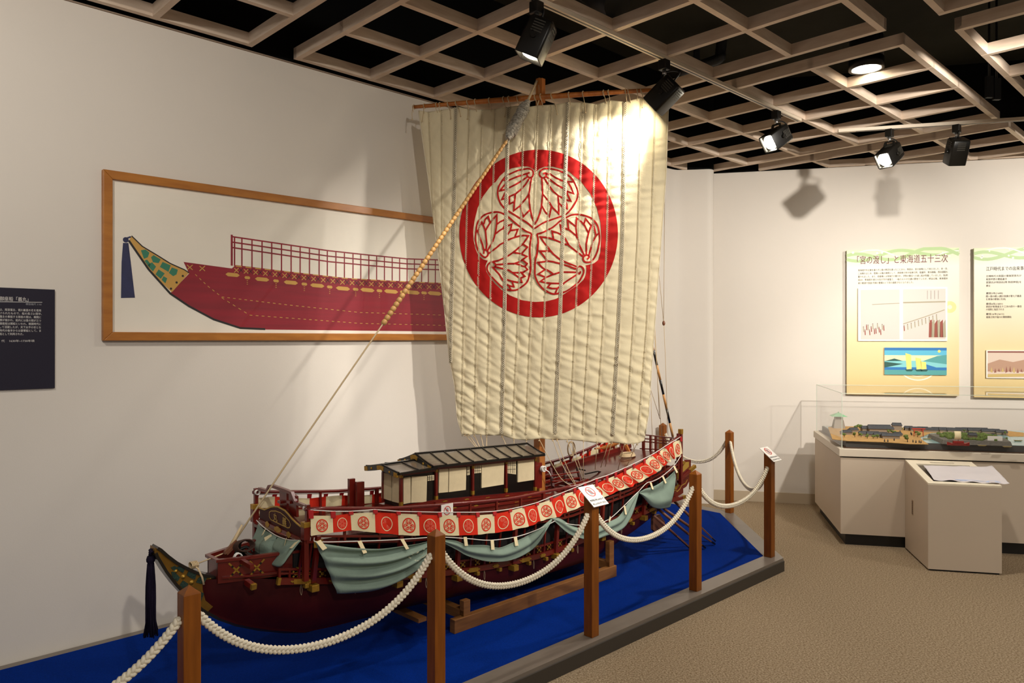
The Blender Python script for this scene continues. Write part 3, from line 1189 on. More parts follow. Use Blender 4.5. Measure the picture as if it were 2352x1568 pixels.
# transverse rail with the raised middle
HP = [(596, 1122), (614, 1127.5), (619, 1116.5), (626, 1115.5), (658, 1126.5), (671, 1132), (679, 1153), (690, 1158), (707, 1164.5)]
m = MB()
m.sweep([pa(x, y, A0) for x, y in HP], .016, .014)
m.build('bow_rail', M_red, ship)
for x0, x1, yt0, yt1 in ((640, 656, 1122, 1127), (661, 678, 1129, 1140)):
    q = [pa(x0, yt0, A0), pa(x1, yt1, A0), pa(x1 + 1, 1188, A0), pa(x0 + 1, 1180, A0)]
    m = MB()
    m.prism([p + ex * .004 for p in q], [p + ex * .016 for p in q])
    m.build('bitt_board', M_red, ship)
    m = MB()
    c = pa((x0 + x1) / 2 - 2, 1152, A0)
    m.beam(c - ex * .012, c + ex * .02, .03, .012)
    m.build('bitt_pin', M_red, ship)
for x, y in ((597, 1121), (706, 1164)):
    m = MB()
    w_ = .25 if x > 650 else -.25
    c = P(A0, w_, zr(A0))
    for k in range(3):
        ringp = [c + ey * ((k - 1) * .006 - .012 * (1 if w_ > 0 else -1)) + (ex * math.cos(t) + V((0, 0, 1)) * math.sin(t)) * .011 for t in [i * math.pi / 6 for i in range(13)]]
        m.tube(ringp, .0022, 5, caps=False)
    m.build('cord_lashing', M_cord, ship)

# two tall boards (bitts) by the far rail, in front of the cabin
for x0, x1, y0, y1, w_ in ((803, 816, 1100, 1166, -.19), (820, 837, 1107, 1166, -.15)):
    q = [pb(x0, y0, B0 + w_), pb(x1, y0 - 1.5, B0 + w_), pb(x1, y1, B0 + w_), pb(x0, y1, B0 + w_)]
    m = MB()
    m.prism(q, [p - ey * .02 for p in q])
    m.build('bitt_board', M_red, ship)

# --- cabin
cabin = None
CW = .08
cn = lambda x, y, o=0.0: pb(x, y, B0 + CW + o)


def slab(mb, pts, dep, mm=0):
    mb.prism([p + ey * dep for p in pts], [p - ey * dep for p in pts], mm)


# outline of the two cabin bodies on the near wall
a_f = ab_of(cn(921, 1163))[0]
a_m = ab_of(cn(1000, 1148))[0]
a_e = ab_of(cn(1229, 1128))[0]
zf0, zf1, zf2 = cn(921, 1163).z, cn(1000, 1148).z, cn(1229, 1128).z
zt0, zt0b = cn(921, 1089).z, cn(1000, 1079).z
zt1, zt2 = cn(1000, 1074).z, cn(1229, 1051).z
m = MB()
c_ = CW - .006
m.prism([P(a_f + .004, c_, zf0 - .03), P(a_m, c_, zf1 - .03), P(a_m, -c_, zf1 - .03), P(a_f + .004, -c_, zf0 - .03)], [P(a_f + .004, c_, zt0), P(a_m, c_, zt0b), P(a_m, -c_, zt0b), P(a_f + .004, -c_, zt0)])
m.prism([P(a_m, c_, zf1 - .03), P(a_e, c_, zf2 - .03), P(a_e, -c_, zf2 - .03), P(a_m, -c_, zf1 - .03)], [P(a_m, c_, zt1 + .01), P(a_e, c_, zt2 + .01), P(a_e, -c_, zt2 + .01), P(a_m, -c_, zt1 + .01)])
cabin = m.build('cabin', M_blk, ship)


def wallpiece(nm, pts, material, dep=.004, off=0.0):
    mb = MB()
    q = [cn(x, y, off) for x, y in pts]
    slab(mb, q, dep)
    return mb.build(nm, material, cabin)


for q in ([(926, 1097), (942, 1094.5), (942, 1154), (926, 1157)], [(945, 1094), (980, 1092.5), (978.5, 1152), (943.5, 1154)],
          [(1008, 1077.5), (1029, 1076), (1028, 1129.5), (1007, 1131.5)], [(1031, 1075.5), (1070, 1072.5), (1069, 1124.5), (1030, 1129.5)],
          [(1106, 1067.5), (1157, 1062), (1156, 1112), (1105.5, 1120)], [(1189, 1058), (1226, 1053.5), (1226, 1101.5), (1188.5, 1107)]):
    o = wallpiece('paper_screen', q, M_shoji)
for x0, x1, y0, y1, y2, k in ((982, 996.5, 1091.5, 1104, 1102, 2), (1072.5, 1078, 1072, 1091, 1090, 1), (1089, 1104.5, 1069, 1087, 1085, 3), (1165, 1184.5, 1059.5, 1086.5, 1089, 4)):
    o = wallpiece('lattice_window', [(x0, y0), (x1, y0 - 1), (x1, y2), (x0, y1)], M_shoji, .003)
    mb = MB()
    for i in range(1, k + 1):
        x = x0 + (x1 - x0) * i / (k + 1)
        mb.beam(cn(x, y0, .004), cn(x, y1, .004), .002, .002)
    for i in range(1, 3):
        y = y0 + (y1 - y0) * i / 3
        mb.beam(cn(x0, y, .004), cn(x1, y - .7, .004), .002, .002)
    mb.build('window_bars', M_blk, o)
for x, y0, y1 in ((921, 1089, 1163), (1001.5, 1076, 1149), (1085.5, 1068, 1137), (1162, 1057.5, 1131), (1229, 1051, 1128)):
    mb = MB()
    mb.beam(cn(x, y0), cn(x, y1 + 2), .014, .014, up=ex)
    o = mb.build('cabin_post', M_red, cabin)
    for y in (y0 + 3, y1 - 6):
        mb = MB()
        mb.box(cn(x, y), (.016, .016, .022), ex, ey)
        mb.build('gilt_band', M_gold, o)
for q in ([(921, 1089), (1000, 1079)], [(1000, 1075), (1229, 1051)], [(921, 1164), (1000, 1150)], [(1000, 1150), (1229, 1129)]):
    mb = MB()
    mb.beam(cn(*q[0]), cn(*q[1]), .016, .014)
    mb.build('cabin_beam', M_red, cabin)
# end wall with two papers
for q in ([(876.5, 1084), (899, 1090), (898.5, 1150), (876, 1143)], [(901, 1090.5), (917, 1094), (917, 1155), (900.5, 1151)]):
    mb = MB()
    pp = [pa(x, y, a_f) for x, y in q]
    mb.prism([p - ex * .001 for p in pp], [p + ex * .006 for p in pp])
    mb.build('paper_screen', M_shoji, cabin)
mb = MB()
mb.beam(P(a_f, -CW, zf0), P(a_f, -CW, zt0), .012, .012, up=ex)
mb.build('cabin_post', M_red, cabin)
# raised red base under the cabin
mb = MB()
for (a, b, z0, z1, q0, q1) in ((a_f - .02, a_m, zf0, zf1, zd(a_f), zd(a_m)), (a_m, a_e + .05, zf1, zf2, zd(a_m), zd(a_e))):
    w_ = CW + .012
    mb.hexa([P(a, w_, q0 - .004), P(b, w_, q1 - .004), P(b, -w_, q1 - .004), P(a, -w_, q0 - .004)], [P(a, w_, z0 - .008), P(b, w_, z1 - .008), P(b, -w_, z1 - .008), P(a, -w_, z0 - .008)])
mb.build('cabin_base', M_red, cabin)
# low step rails along the cabin
for k, (dw, dz) in enumerate(((.022, -.012), (.055, -.024), (.10, -.036))):
    mb = MB()
    mb.beam(P(a_m - .02, CW + dw, zf1 + dz), P(a_e + .1, CW + dw, zf2 + dz), .012, .012)
    mb.build('step_rail', M_red, cabin)
    for i in range(5):
        a = a_m + (a_e - a_m) * (i + .3) / 5
        z = zf1 + (zf2 - zf1) * (i + .3) / 5
        mb = MB()
        mb.box(P(a, CW + dw, z + dz + .006), (.03, .014, .003), ex, ey)
        mb.build('gilt_cap', M_gold, cabin)


def roof(ae0, ae1, z_e0, z_e1, hw, rise, ribs, front=True, over=0.0):
    """curved gable roof from front (a=ae0) to back, eaves at z_e"""
    def pt(u, v):        # u along, v -1..1 across
        a = ae0 + (ae1 - ae0) * u
        z = z_e0 + (z_e1 - z_e0) * u
        h = rise * (1 - abs(v)) ** 1.25
        return P(a, hw * v, z + h)
    mb = MB()
    k = 10
    up = V((0, 0, .006))
    for i in range(k):
        v0, v1 = -1 + 2 * i / k, -1 + 2 * (i + 1) / k
        mb.hexa([pt(0, v0), pt(1, v0), pt(1, v1), pt(0, v1)], [pt(0, v0) + up, pt(1, v0) + up, pt(1, v1) + up, pt(0, v1) + up])
    r = mb.build('roof', M_roof, cabin)
    for i in range(ribs + 1):
        u = i / ribs
        mb = MB()
        mb.sweep([pt(u, -1 + 2 * j / k) + up * 1.4 for j in range(k + 1)], .007, .008)
        mb.build('roof_batten', M_blk, r)
    for v in (1, -1):
        mb = MB()
        mb.beam(pt(0, v) + up * .3, pt(1, v) + up * .3, .012, .012)
        mb.build('eave_board', M_blk, r)
    mb = MB()
    mb.beam(pt(0, 0) + up * 1.5, pt(1, 0) + up * 1.5, .016, .008)
    mb.build('ridge_board', M_blk, r)
    if front:
        mb = MB()
        mb.sweep([pt(0, -1 + 2 * j / k) - ex * .006 - up * .8 for j in range(k + 1)], .010, .026)
        g = mb.build('gable_board', M_blk, r)
        for j0, j1 in ((0, 1), (4, 6), (9, 10)):
            mb = MB()
            mb.sweep([pt(0, -1 + 2 * (j0 + (j1 - j0) * q / 3) / k) - ex * .0075 - up * .8 for q in range(4)], .010, .022)
            mb.build('gilt_plate', M_gold, r)
        for v in (-.55, .55):
            mb = MB()
            mb.lathe(pt(0, v) - ex * .011 - up * .8, [(.007, 0), (.007, .002), (.003, .004), (0, .005)], 10, -ex)
            mb.build('gilt_stud', M_gold, r)
    return pt


RH = .148
e0, e1 = pb(993.5, 1073, B0 + RH), pb(1251, 1045, B0 + RH)
roof(ab_of(e0)[0], ab_of(e1)[0], e0.z, e1.z, RH, pb(949.5, 1047, B0).z - e0.z + .004, 9)
e2, e3 = pb(916, 1089, B0 + RH), pb(992.6, 1077, B0 + RH)
roof(ab_of(e2)[0], ab_of(e3)[0] + .03, e2.z, e3.z, RH, pb(886, 1069, B0).z - e2.z, 2)

# --- stern: lattice, posts, wing boards
a_s = A1 - .02
SR = [(1478, 985, 1086), (1494, 1001, 1076), (1506, 1002, 1070), (1524, 1004, 1055), (1541, 1007, 1040)]
ast = A1 + .03
for x, y0, y1 in SR:
    m = MB()
    m.beam(pa(x, y0, ast), pa(x, y1, ast), .02 if x < 1490 else .012, .014, up=ex)
    m.build('stern_post', M_red, ship)
for y0, y1 in ((997, 1008), (1006, 1015), (1013, 1021), (1030, 1034)):
    m = MB()
    m.beam(pa(1470, y0, ast), pa(1566, y1, ast), .010, .008)
    m.build('stern_bar', M_red, ship)
m = MB()
m.beam(P(ast, wr(A1), zb(A1) - .12), P(ast, wr(A1), zr(A1) + .035), .022, .022, up=ex)
m.build('stern_post', M_red, ship)
m = MB()
m.box(P(ast, wr(A1), zr(A1) + .03), (.026, .026, .034), ex, ey)
m.build('gilt_cap', M_gold, ship)
m = MB()
m.beam(P(ast, -wr(A1), zb(A1) - .12), P(ast, -wr(A1), zr(A1) + .035), .022, .022, up=ex)
m.build('stern_post', M_red, ship)
wing = [(1544.5, 1144), (1546.6, 1121), (1588.7, 1073.7), (1585, 1096), (1574.7, 1116), (1571, 1119), (1567, 1121), (1567, 1131), (1560, 1136)]
for sgn, wv in ((1, .20), (-1, -.20)):
    m = MB()
    q = [pb(x, y, B0 + .20) + ey * (wv - .20) for x, y in wing]
    slab(m, q, .009)
    o = m.build('stern_wing', M_red, ship)
    if sgn > 0:
        m = MB()
        m.ribbon([pb(x, y, B0 + .2095) for x, y in ((1548, 1126), (1556, 1128), (1562, 1122), (1566, 1114), (1574, 1110), (1579, 1101))], .007, ey)
        m.build('gilt_scroll', M_goldp, o)
        for x, y in ((1567, 1103), (1577, 1092)):
            m = MB()
            m.lathe(pb(x, y, B0 + .209), [(.011, 0), (.011, .002), (.005, .004), (0, .005)], 12, ey)
            m.build('gilt_stud', M_gold, o)
        m = MB()
        q = [pb(x, y, B0 + .209) for x, y in ((1548, 1122), (1558, 1110), (1561, 1112), (1552, 1125))]
        m.prism(q, [p + ey * .003 for p in q])
        m.build('gilt_plate', M_gold, o)
    m = MB()
    q = [pb(x, y, B0 + .20) + ey * (wv - .20) for x, y in ((1562, 1093), (1563.5, 1074), (1574.7, 1055.4), (1584.5, 1055), (1585, 1071))]
    slab(m, q, .008)
    o = m.build('stern_board', M_red, ship)
    if sgn > 0:
        m = MB()
        q = [pb(x, y, B0 + .2085) for x, y in ((1564, 1088), (1565, 1076), (1575, 1061), (1582, 1060), (1582, 1071))]
        m.prism(q, [p + ey * .002 for p in q])
        m.build('gilt_panel', M_goldp, o)
m = MB()
m.beam(P(4.80, .20, pb(1580, 1085, B0 + .2).z - .02), P(4.80, -.20, pb(1580, 1085, B0 + .2).z - .02), .012, .10)
m.build('transom', M_red, ship)
for (x0, y0, x1, y1) in ((1558, 1106, 1596, 1070), (1552, 1147, 1573, 1140), (1553, 1062, 1571, 1062)):
    m = MB()
    p, q = pb(x0, y0, B0 + .215), pb(x1, y1, B0 + .215)
    m.beam(p, q, .02, .022)
    m.beam(p.lerp(q, .68), q + (q - p).normalized() * .001, .0215, .0235, m=1)
    m.build('stern_beam', [M_red, M_gold], ship)
# stern underside filling between gallery and wing boards
m = MB()
for k, x in enumerate((1551, 1557, 1562)):
    m.beam(pb(x, 1078, B0 + .19), pb(x, 1132 - k * 4, B0 + .19), .012, .012, up=ex, m=1 if k == 1 else 0)
m.build('stern_frame', [M_red, M_goldp], ship)

# --- rudder and stern oars
m = MB()
q = [pb(x, y, B0 + .02) for x, y in ((1500, 1186), (1516, 1181), (1528, 1199), (1514, 1232), (1500, 1216))]
m.prism(q, [p - ey * .02 for p in q])
m.build('rudder', M_oar, ship)
for (x0, y0, w_, x1, y1) in ((1502, 1184, .24, 1586, 1259), (1516, 1172, .22, 1619, 1257.5), (1527, 1169, .20, 1641, 1249), (1546, 1148, .1, 1643, 1242)):
    p, q = pb(x0, y0, B0 + w_), pz(x1, y1, PT + .012)
    m = MB()
    d = (q - p)
    m.tube([p - d * .02, p + d * .3, p + d * .62], [.010, .010, .009], 8)
    m.beam(p + d * .6, q, .024, .010)
    m.beam(p + d * .92, q, .0245, .0105, m=1)
    m.build('stern_oar', [M_oar, M_blk], ship)

# --- mast and its partner boards, well and fittings on the aft deck
a_mast = ab_of(pb(1239, 1030, B0))[0]
m = MB()
zt = 3.245
m.hexa([P(a_mast - .027, -.027, .62), P(a_mast + .027, -.027, .62), P(a_mast + .027, .027, .62), P(a_mast - .027, .027, .62)],
       [P(a_mast - .017, -.017, zt), P(a_mast + .017, -.017, zt), P(a_mast + .017, .017, zt), P(a_mast - .017, .017, zt)])
mast = m.build('mast', M_mast, ship, bev=.003)
m = MB()
m.beam(P(a_mast - .005, .03, zt - .16), P(a_mast - .005, .03, zt - .01), .022, .03, up=ex)
m.build('mast_head_cheek', M_spar, mast)
m = MB()
q = [pb(x, y, B0 + .06) for x, y in ((1232, 1064), (1245, 1062), (1245, 1120), (1232, 1122))]
m.prism(q, [p - ey * .02 for p in q])
m.build('mast_partner', M_red, ship)
m = MB()
c = pb(1245, 1076, B0 + .075)
for k in range(4):
    m.tube([c + ey * (k * .006) + (ex * math.cos(t) + V((0, 0, 1)) * math.sin(t)) * (.014 + .002 * (k % 2)) for t in [i * math.pi / 7 for i in range(15)]], .004, 6, caps=False)
m.tube([c + ey * .02, c + ex * .03 + ey * .03 + V((0, 0, -.02)), c + ex * .05 + ey * .03 + V((0, 0, -.05))], .003, 5)
m.build('rope_knot', M_cord, ship)
a0w, a1w = 3.46, 3.76
for s in range(5):
    m = MB()
    w_ = -.2 + .1 * s
    m.beam(P(a0w, w_, zd(a0w) + .004), P(a1w, w_, zd(a1w) + .004), .012, .016)
    m.build('hatch_bar', M_red, ship)
for s in range(6):
    m = MB()
    a = a0w + (a1w - a0w) * s / 5
    m.beam(P(a, -.23, zd(a) - .006), P(a, .23, zd(a) - .006), .012, .014)
    m.build('hatch_bar', M_red, ship)
for (x0, y0, x1, y1) in ((1264, 1075, 1270, 1118), (1296, 1072, 1300, 1112), (1326, 1073, 1335, 1112)):
    m = MB()
    m.beam(pb(x0, y0, B0 - .02), pb(x1, y1, B0 + .06), .016, .016, up=ex)
    m.build('hatch_post', M_hull, ship)
for (x0, y0, x1, y1, mm) in ((1326, 1076, 1344, 1080, M_blk), (1344, 1088, 1372, 1082, M_blk), (1372, 1082, 1402, 1088, M_blk), (1262, 1093, 1330, 1083, M_red), (1268, 1106, 1330, 1097, M_red)):
    m = MB()
    m.beam(pb(x0, y0, B0 + .05), pb(x1, y1, B0 + .05), .010, .008)
    m.build('hatch_rail', mm, ship)
for side in (1, -1):
    m = MB()
    m.sweep([P(a, side * (wr(a) - .07), zd(a) + .014) for a in (3.8, 4.0, 4.2, 4.4, 4.6)], .02, .03)
    m.build('deck_coaming', M_red, ship)
# inner lattice along the far rail
for i in range(7):
    a = 3.5 + i * .16
    m = MB()
    m.beam(P(a, -(wr(a) - .03), zd(a)), P(a, -(wr(a) - .03), zr(a) - .03), .012, .012, up=ex)
    m.build('rail_stanchion', M_red, ship)
m = MB()
m.tube(smooth([pb(1366, 1030, B0 - .1), pb(1385, 1028, B0 - .08), pb(1402, 1023, B0 - .04), pb(1420, 1016, B0)], 5), [.006] * 5 + [.014] * 5 + [.013] * 6, 8)
m.build('tiller', M_spar, ship)
m = MB()
m.beam(pb(1433, 1012, B0 - .1), pb(1447, 1042, B0 - .05), .018, .018)
m.build('tiller_post', M_spar, ship)
m = MB()
c = pb(1441, 1046, B0 - .02)
for k in range(3):
    m.tube([c + V((0, 0, k * .008)) + (ex * math.cos(t) * 1.5 + ey * math.sin(t)) * (.045 - .004 * k) for t in [i * math.pi / 10 for i in range(21)]], .006, 6, caps=False)
m.build('rope_coil', M_line, ship)
m = MB()
c = pb(1310, 1030, B0 - .2)
for k in range(3):
    m.tube([c + V((0, 0, 1)) * (math.sin(t) * .05) + ex * (math.cos(t) * (.03 + .004 * k)) + ey * k * .006 for t in [i * math.pi / 8 for i in range(17)]], .003, 5, caps=False)
m.build('rope_coil', M_line, ship)
# striped pole leaning at the stern
p, q = pb(1498, 790, B0 - .1), pb(1545.5, 1003, B0 - .1)
p2 = p + (p - q) * .25
m = MB()
k = 8
for i in range(k):
    m.tube([p2.lerp(q, i / k), p2.lerp(q, (i + 1) / k)], .0095, 8, i % 2, True)
m.build('striped_pole', [M_blk, mat('pole_wood', '#c08a4e', .5)], ship)
# ------------------------------------------------------------ sail, yard and rigging
SP0 = pY(950, 246, 4.786)
SP1 = pY(1500, 207, 4.55)
sdir = V((SP1.x - SP0.x, SP1.y - SP0.y, 0)).normalized()
snr = V((-sdir.y, sdir.x, 0))                 # pointing away from the visitor
sk = snr.dot(SP0)
EL = [(225, 957), (258, 962), (420, 985), (560, 1003), (700, 1020), (820, 1032), (890, 1045), (960, 1050), (1000, 1062), (1030, 1066)]
ER = [(225, 1536), (245, 1535), (400, 1530), (600, 1515), (800, 1500), (950, 1490), (1010, 1480), (1030, 1478)]
# seams: x at y = 250, 543, 758, 1005; wide open lacing at those marked 1
SEAMS = [(985, 999, 1010, 1030, 0), (1015, 1017, 1022, 1045, 0), (1047, 1042, 1036, 1034, 1), (1079, 1072, 1066, 1061, 0), (1108, 1102, 1096, 1090, 0), (1138, 1131, 1125, 1118, 0), (1167, 1162, 1158, 1152, 1),
         (1204, 1197, 1190, 1178, 0), (1236, 1226, 1219, 1209, 0), (1267, 1258, 1250, 1239, 0), (1304, 1293, 1285, 1275, 1), (1339, 1330, 1322, 1310, 0), (1369, 1362, 1353, 1339, 0), (1401, 1395, 1386, 1370, 0),
         (1436, 1430, 1420, 1407, 1), (1473, 1466, 1455, 1439, 0), (1505, 1497, 1486, 1466, 0)]
TOPY = [(957, 253), (981, 257), (1015, 252), (1040, 249), (1052, 245), (1083, 252), (1131, 251), (1167, 245), (1185, 243), (1204, 247), (1236, 242), (1271, 240), (1304, 235), (1339, 235), (1369, 239), (1401, 230), (1436, 234), (1473, 224), (1505, 226), (1536, 225)]
BOTY = [(1062, 998), (1076, 1000), (1090, 997), (1118, 1000), (1152, 999), (1178, 1008), (1209, 1011), (1239, 1007), (1275, 1010), (1310, 1010), (1339, 1013), (1370, 1017), (1407, 1016), (1439, 1020), (1466, 1018), (1480, 1012)]


def seam_x(i, y):
    if i < 0:
        return itp(EL, y)
    if i >= len(SEAMS):
        return itp(ER, y)
    s = SEAMS[i]
    return max(itp(((250, s[0]), (543, s[1]), (758, s[2]), (1005, s[3])), y), itp(EL, y))


def sail_off(x, y):
    """how far the cloth stands out from the flat plane towards the visitor"""
    xl, xr = itp(EL, y), itp(ER, y)
    u = min(max((x - xl) / (xr - xl), 0), 1)
    v = min(max((y - 235) / 775, 0), 1)
    d = 0.115 * math.sin(math.pi * u) ** 0.8 * math.sin(math.pi * min(1, 0.06 + 0.80 * v)) ** 1.0
    d += 0.05 * u ** 3 * 0
    # puff between seams
    prev = xl
    for i in range(len(SEAMS) + 1):
        nx = seam_x(i, y)
        if x <= nx or i == len(SEAMS):
            f = min(max((x - prev) / max(nx - prev, 1e-3), 0), 1)
            d += 0.0085 * math.sin(math.pi * f) * min(1, (nx - prev) / 22)
            break
        prev = nx
    # slanting creases, sharper and deeper towards the foot
    g = 0.18 + 0.82 * v ** 1.2
    ac = y - (0.55 - 0.9 * (1 - v) * (1 if u > .5 else -.6)) * (x - prev)
    al = x + .55 * y
    n1 = noise.noise(V((ac * 0.055, al * 0.011, i * 3.7)))
    n2 = noise.noise(V((ac * 0.11, al * 0.022, i * 5.1 + 40)))
    d += g * (0.0135 * (1 - abs(n1) * 2.2) + 0.0065 * n2) * min(1, (nx - prev) / 16)
    d += 0.0034 * (v ** 2) * noise.noise(V((x * 0.06, y * 0.16, 7.7)))
    d += 0.0040 * (1 - v) * noise.noise(V((x * 0.10 + y * .045, y * 0.010, 3.1)))
    return d


def sail_pt(x, y, extra=0.0):
    u = (x - CX) / F
    t = sk / (snr.x * u + snr.y)
    p = pY(x, y, t)
    ray = (p - V((0, 0, EYE))).normalized()
    return p - ray * ((sail_off(x, y) + extra) / abs(ray.dot(snr)))


m = MB()
cols = []
NS = 8
for i in range(-1, len(SEAMS)):
    for j in range(NS):
        cols.append((i, j / NS))
cols.append((len(SEAMS) - 1, 1.0))
NV = 230
ids = []
for k in range(NV + 1):
    t = k / NV
    row = []
    for i, f in cols:
        xt = seam_x(i, 245) * (1 - f) + seam_x(i + 1, 245) * f
        xb = seam_x(i, 1005) * (1 - f) + seam_x(i + 1, 1005) * f
        y0, y1 = itp(TOPY, xt), itp(BOTY, xb)
        y = y0 + (y1 - y0) * t
        x = seam_x(i, y) * (1 - f) + seam_x(i + 1, y) * f
        row.append(m.vert(sail_pt(x, y)))
    ids.append(row)
for k in range(NV):
    for c in range(len(cols) - 1):
        m.face((ids[k][c], ids[k][c + 1], ids[k + 1][c + 1], ids[k + 1][c]), 0, True)
M_sail = mat('sail_cloth', '#e2d4b0', 0.85, var=(7, 0.05), bump=(120, 0.18, 0.006), spec=0.1)
sail = m.build('sail', M_sail, ship, solid=0.002, recalc=False)

# red ring and crest dyed on the cloth
M_crest = mat('crest_red', '#b01f1c', 0.8, var=(9, 0.12), spec=0.12)
Z5 = lambda q: (1030 + q[0] * .2806, 320 + q[1] * .2806)
inner_c = [(716, 268), (728, 254), (745, 240), (790, 222), (850, 222), (930, 240), (985, 262), (1085, 345), (1160, 440), (1215, 560), (1245, 680), (1252, 800), (1245, 920), (1228, 985), (1190, 1015), (1125, 1030), (1131, 1060), (1125, 1110), (1105, 1150), (1060, 1190), (1000, 1230),
           (940, 1270), (880, 1305), (800, 1325), (700, 1330), (600, 1315), (500, 1275), (440, 1235), (380, 1180), (340, 1130), (310, 1080), (303, 1030), (322, 992), (280, 980), (245, 950), (220, 890), (205, 820), (203, 740), (215, 660), (240, 560), (280, 470), (340, 390), (390, 345), (420, 300), (460, 265), (520, 235), (600, 220), (650, 220), (690, 238), (705, 252)]
cc = (738, 770)


def ray_poly(poly, c, t):
    dx, dy = math.cos(t), math.sin(t)
    best = None
    n = len(poly)
    for i in range(n):
        x0, y0 = poly[i][0] - c[0], poly[i][1] - c[1]
        x1, y1 = poly[(i + 1) % n][0] - c[0], poly[(i + 1) % n][1] - c[1]
        ex_, ey_ = x1 - x0, y1 - y0
        den = dx * ey_ - dy * ex_
        if abs(den) < 1e-9:
            continue
        r = (x0 * ey_ - y0 * ex_) / den
        s = (x0 * dy - y0 * dx) / den
        if r > 0 and -1e-6 <= s <= 1 + 1e-6 and (best is None or r > best):
            best = r
    return best


m = MB()
NA, NR = 300, 6
rows = []
angs = sorted([2 * math.pi * i / NA for i in range(NA)] + [math.atan2(y - cc[1], x - cc[0]) % (2 * math.pi) for x, y in ((716, 268), (1125, 1030), (322, 992))])
for t in angs:
    ri = ray_poly(inner_c, cc, t)
    ro = 1 / math.sqrt((math.cos(t) / 649) ** 2 + (math.sin(t) / 686) ** 2)
    rows.append([m.vert(sail_pt(*Z5((cc[0] + math.cos(t) * (ri + (ro - ri) * k / NR), cc[1] + math.sin(t) * (ri + (ro - ri) * k / NR))), extra=0.0048)) for k in range(NR + 1)])
for i in range(len(rows)):
    a, b = rows[i], rows[(i + 1) % len(rows)]
    for k in range(NR):
        m.face((a[k], b[k], b[k + 1], a[k + 1]), 0, True)
m.build('crest_ring', M_crest, sail, recalc=False)

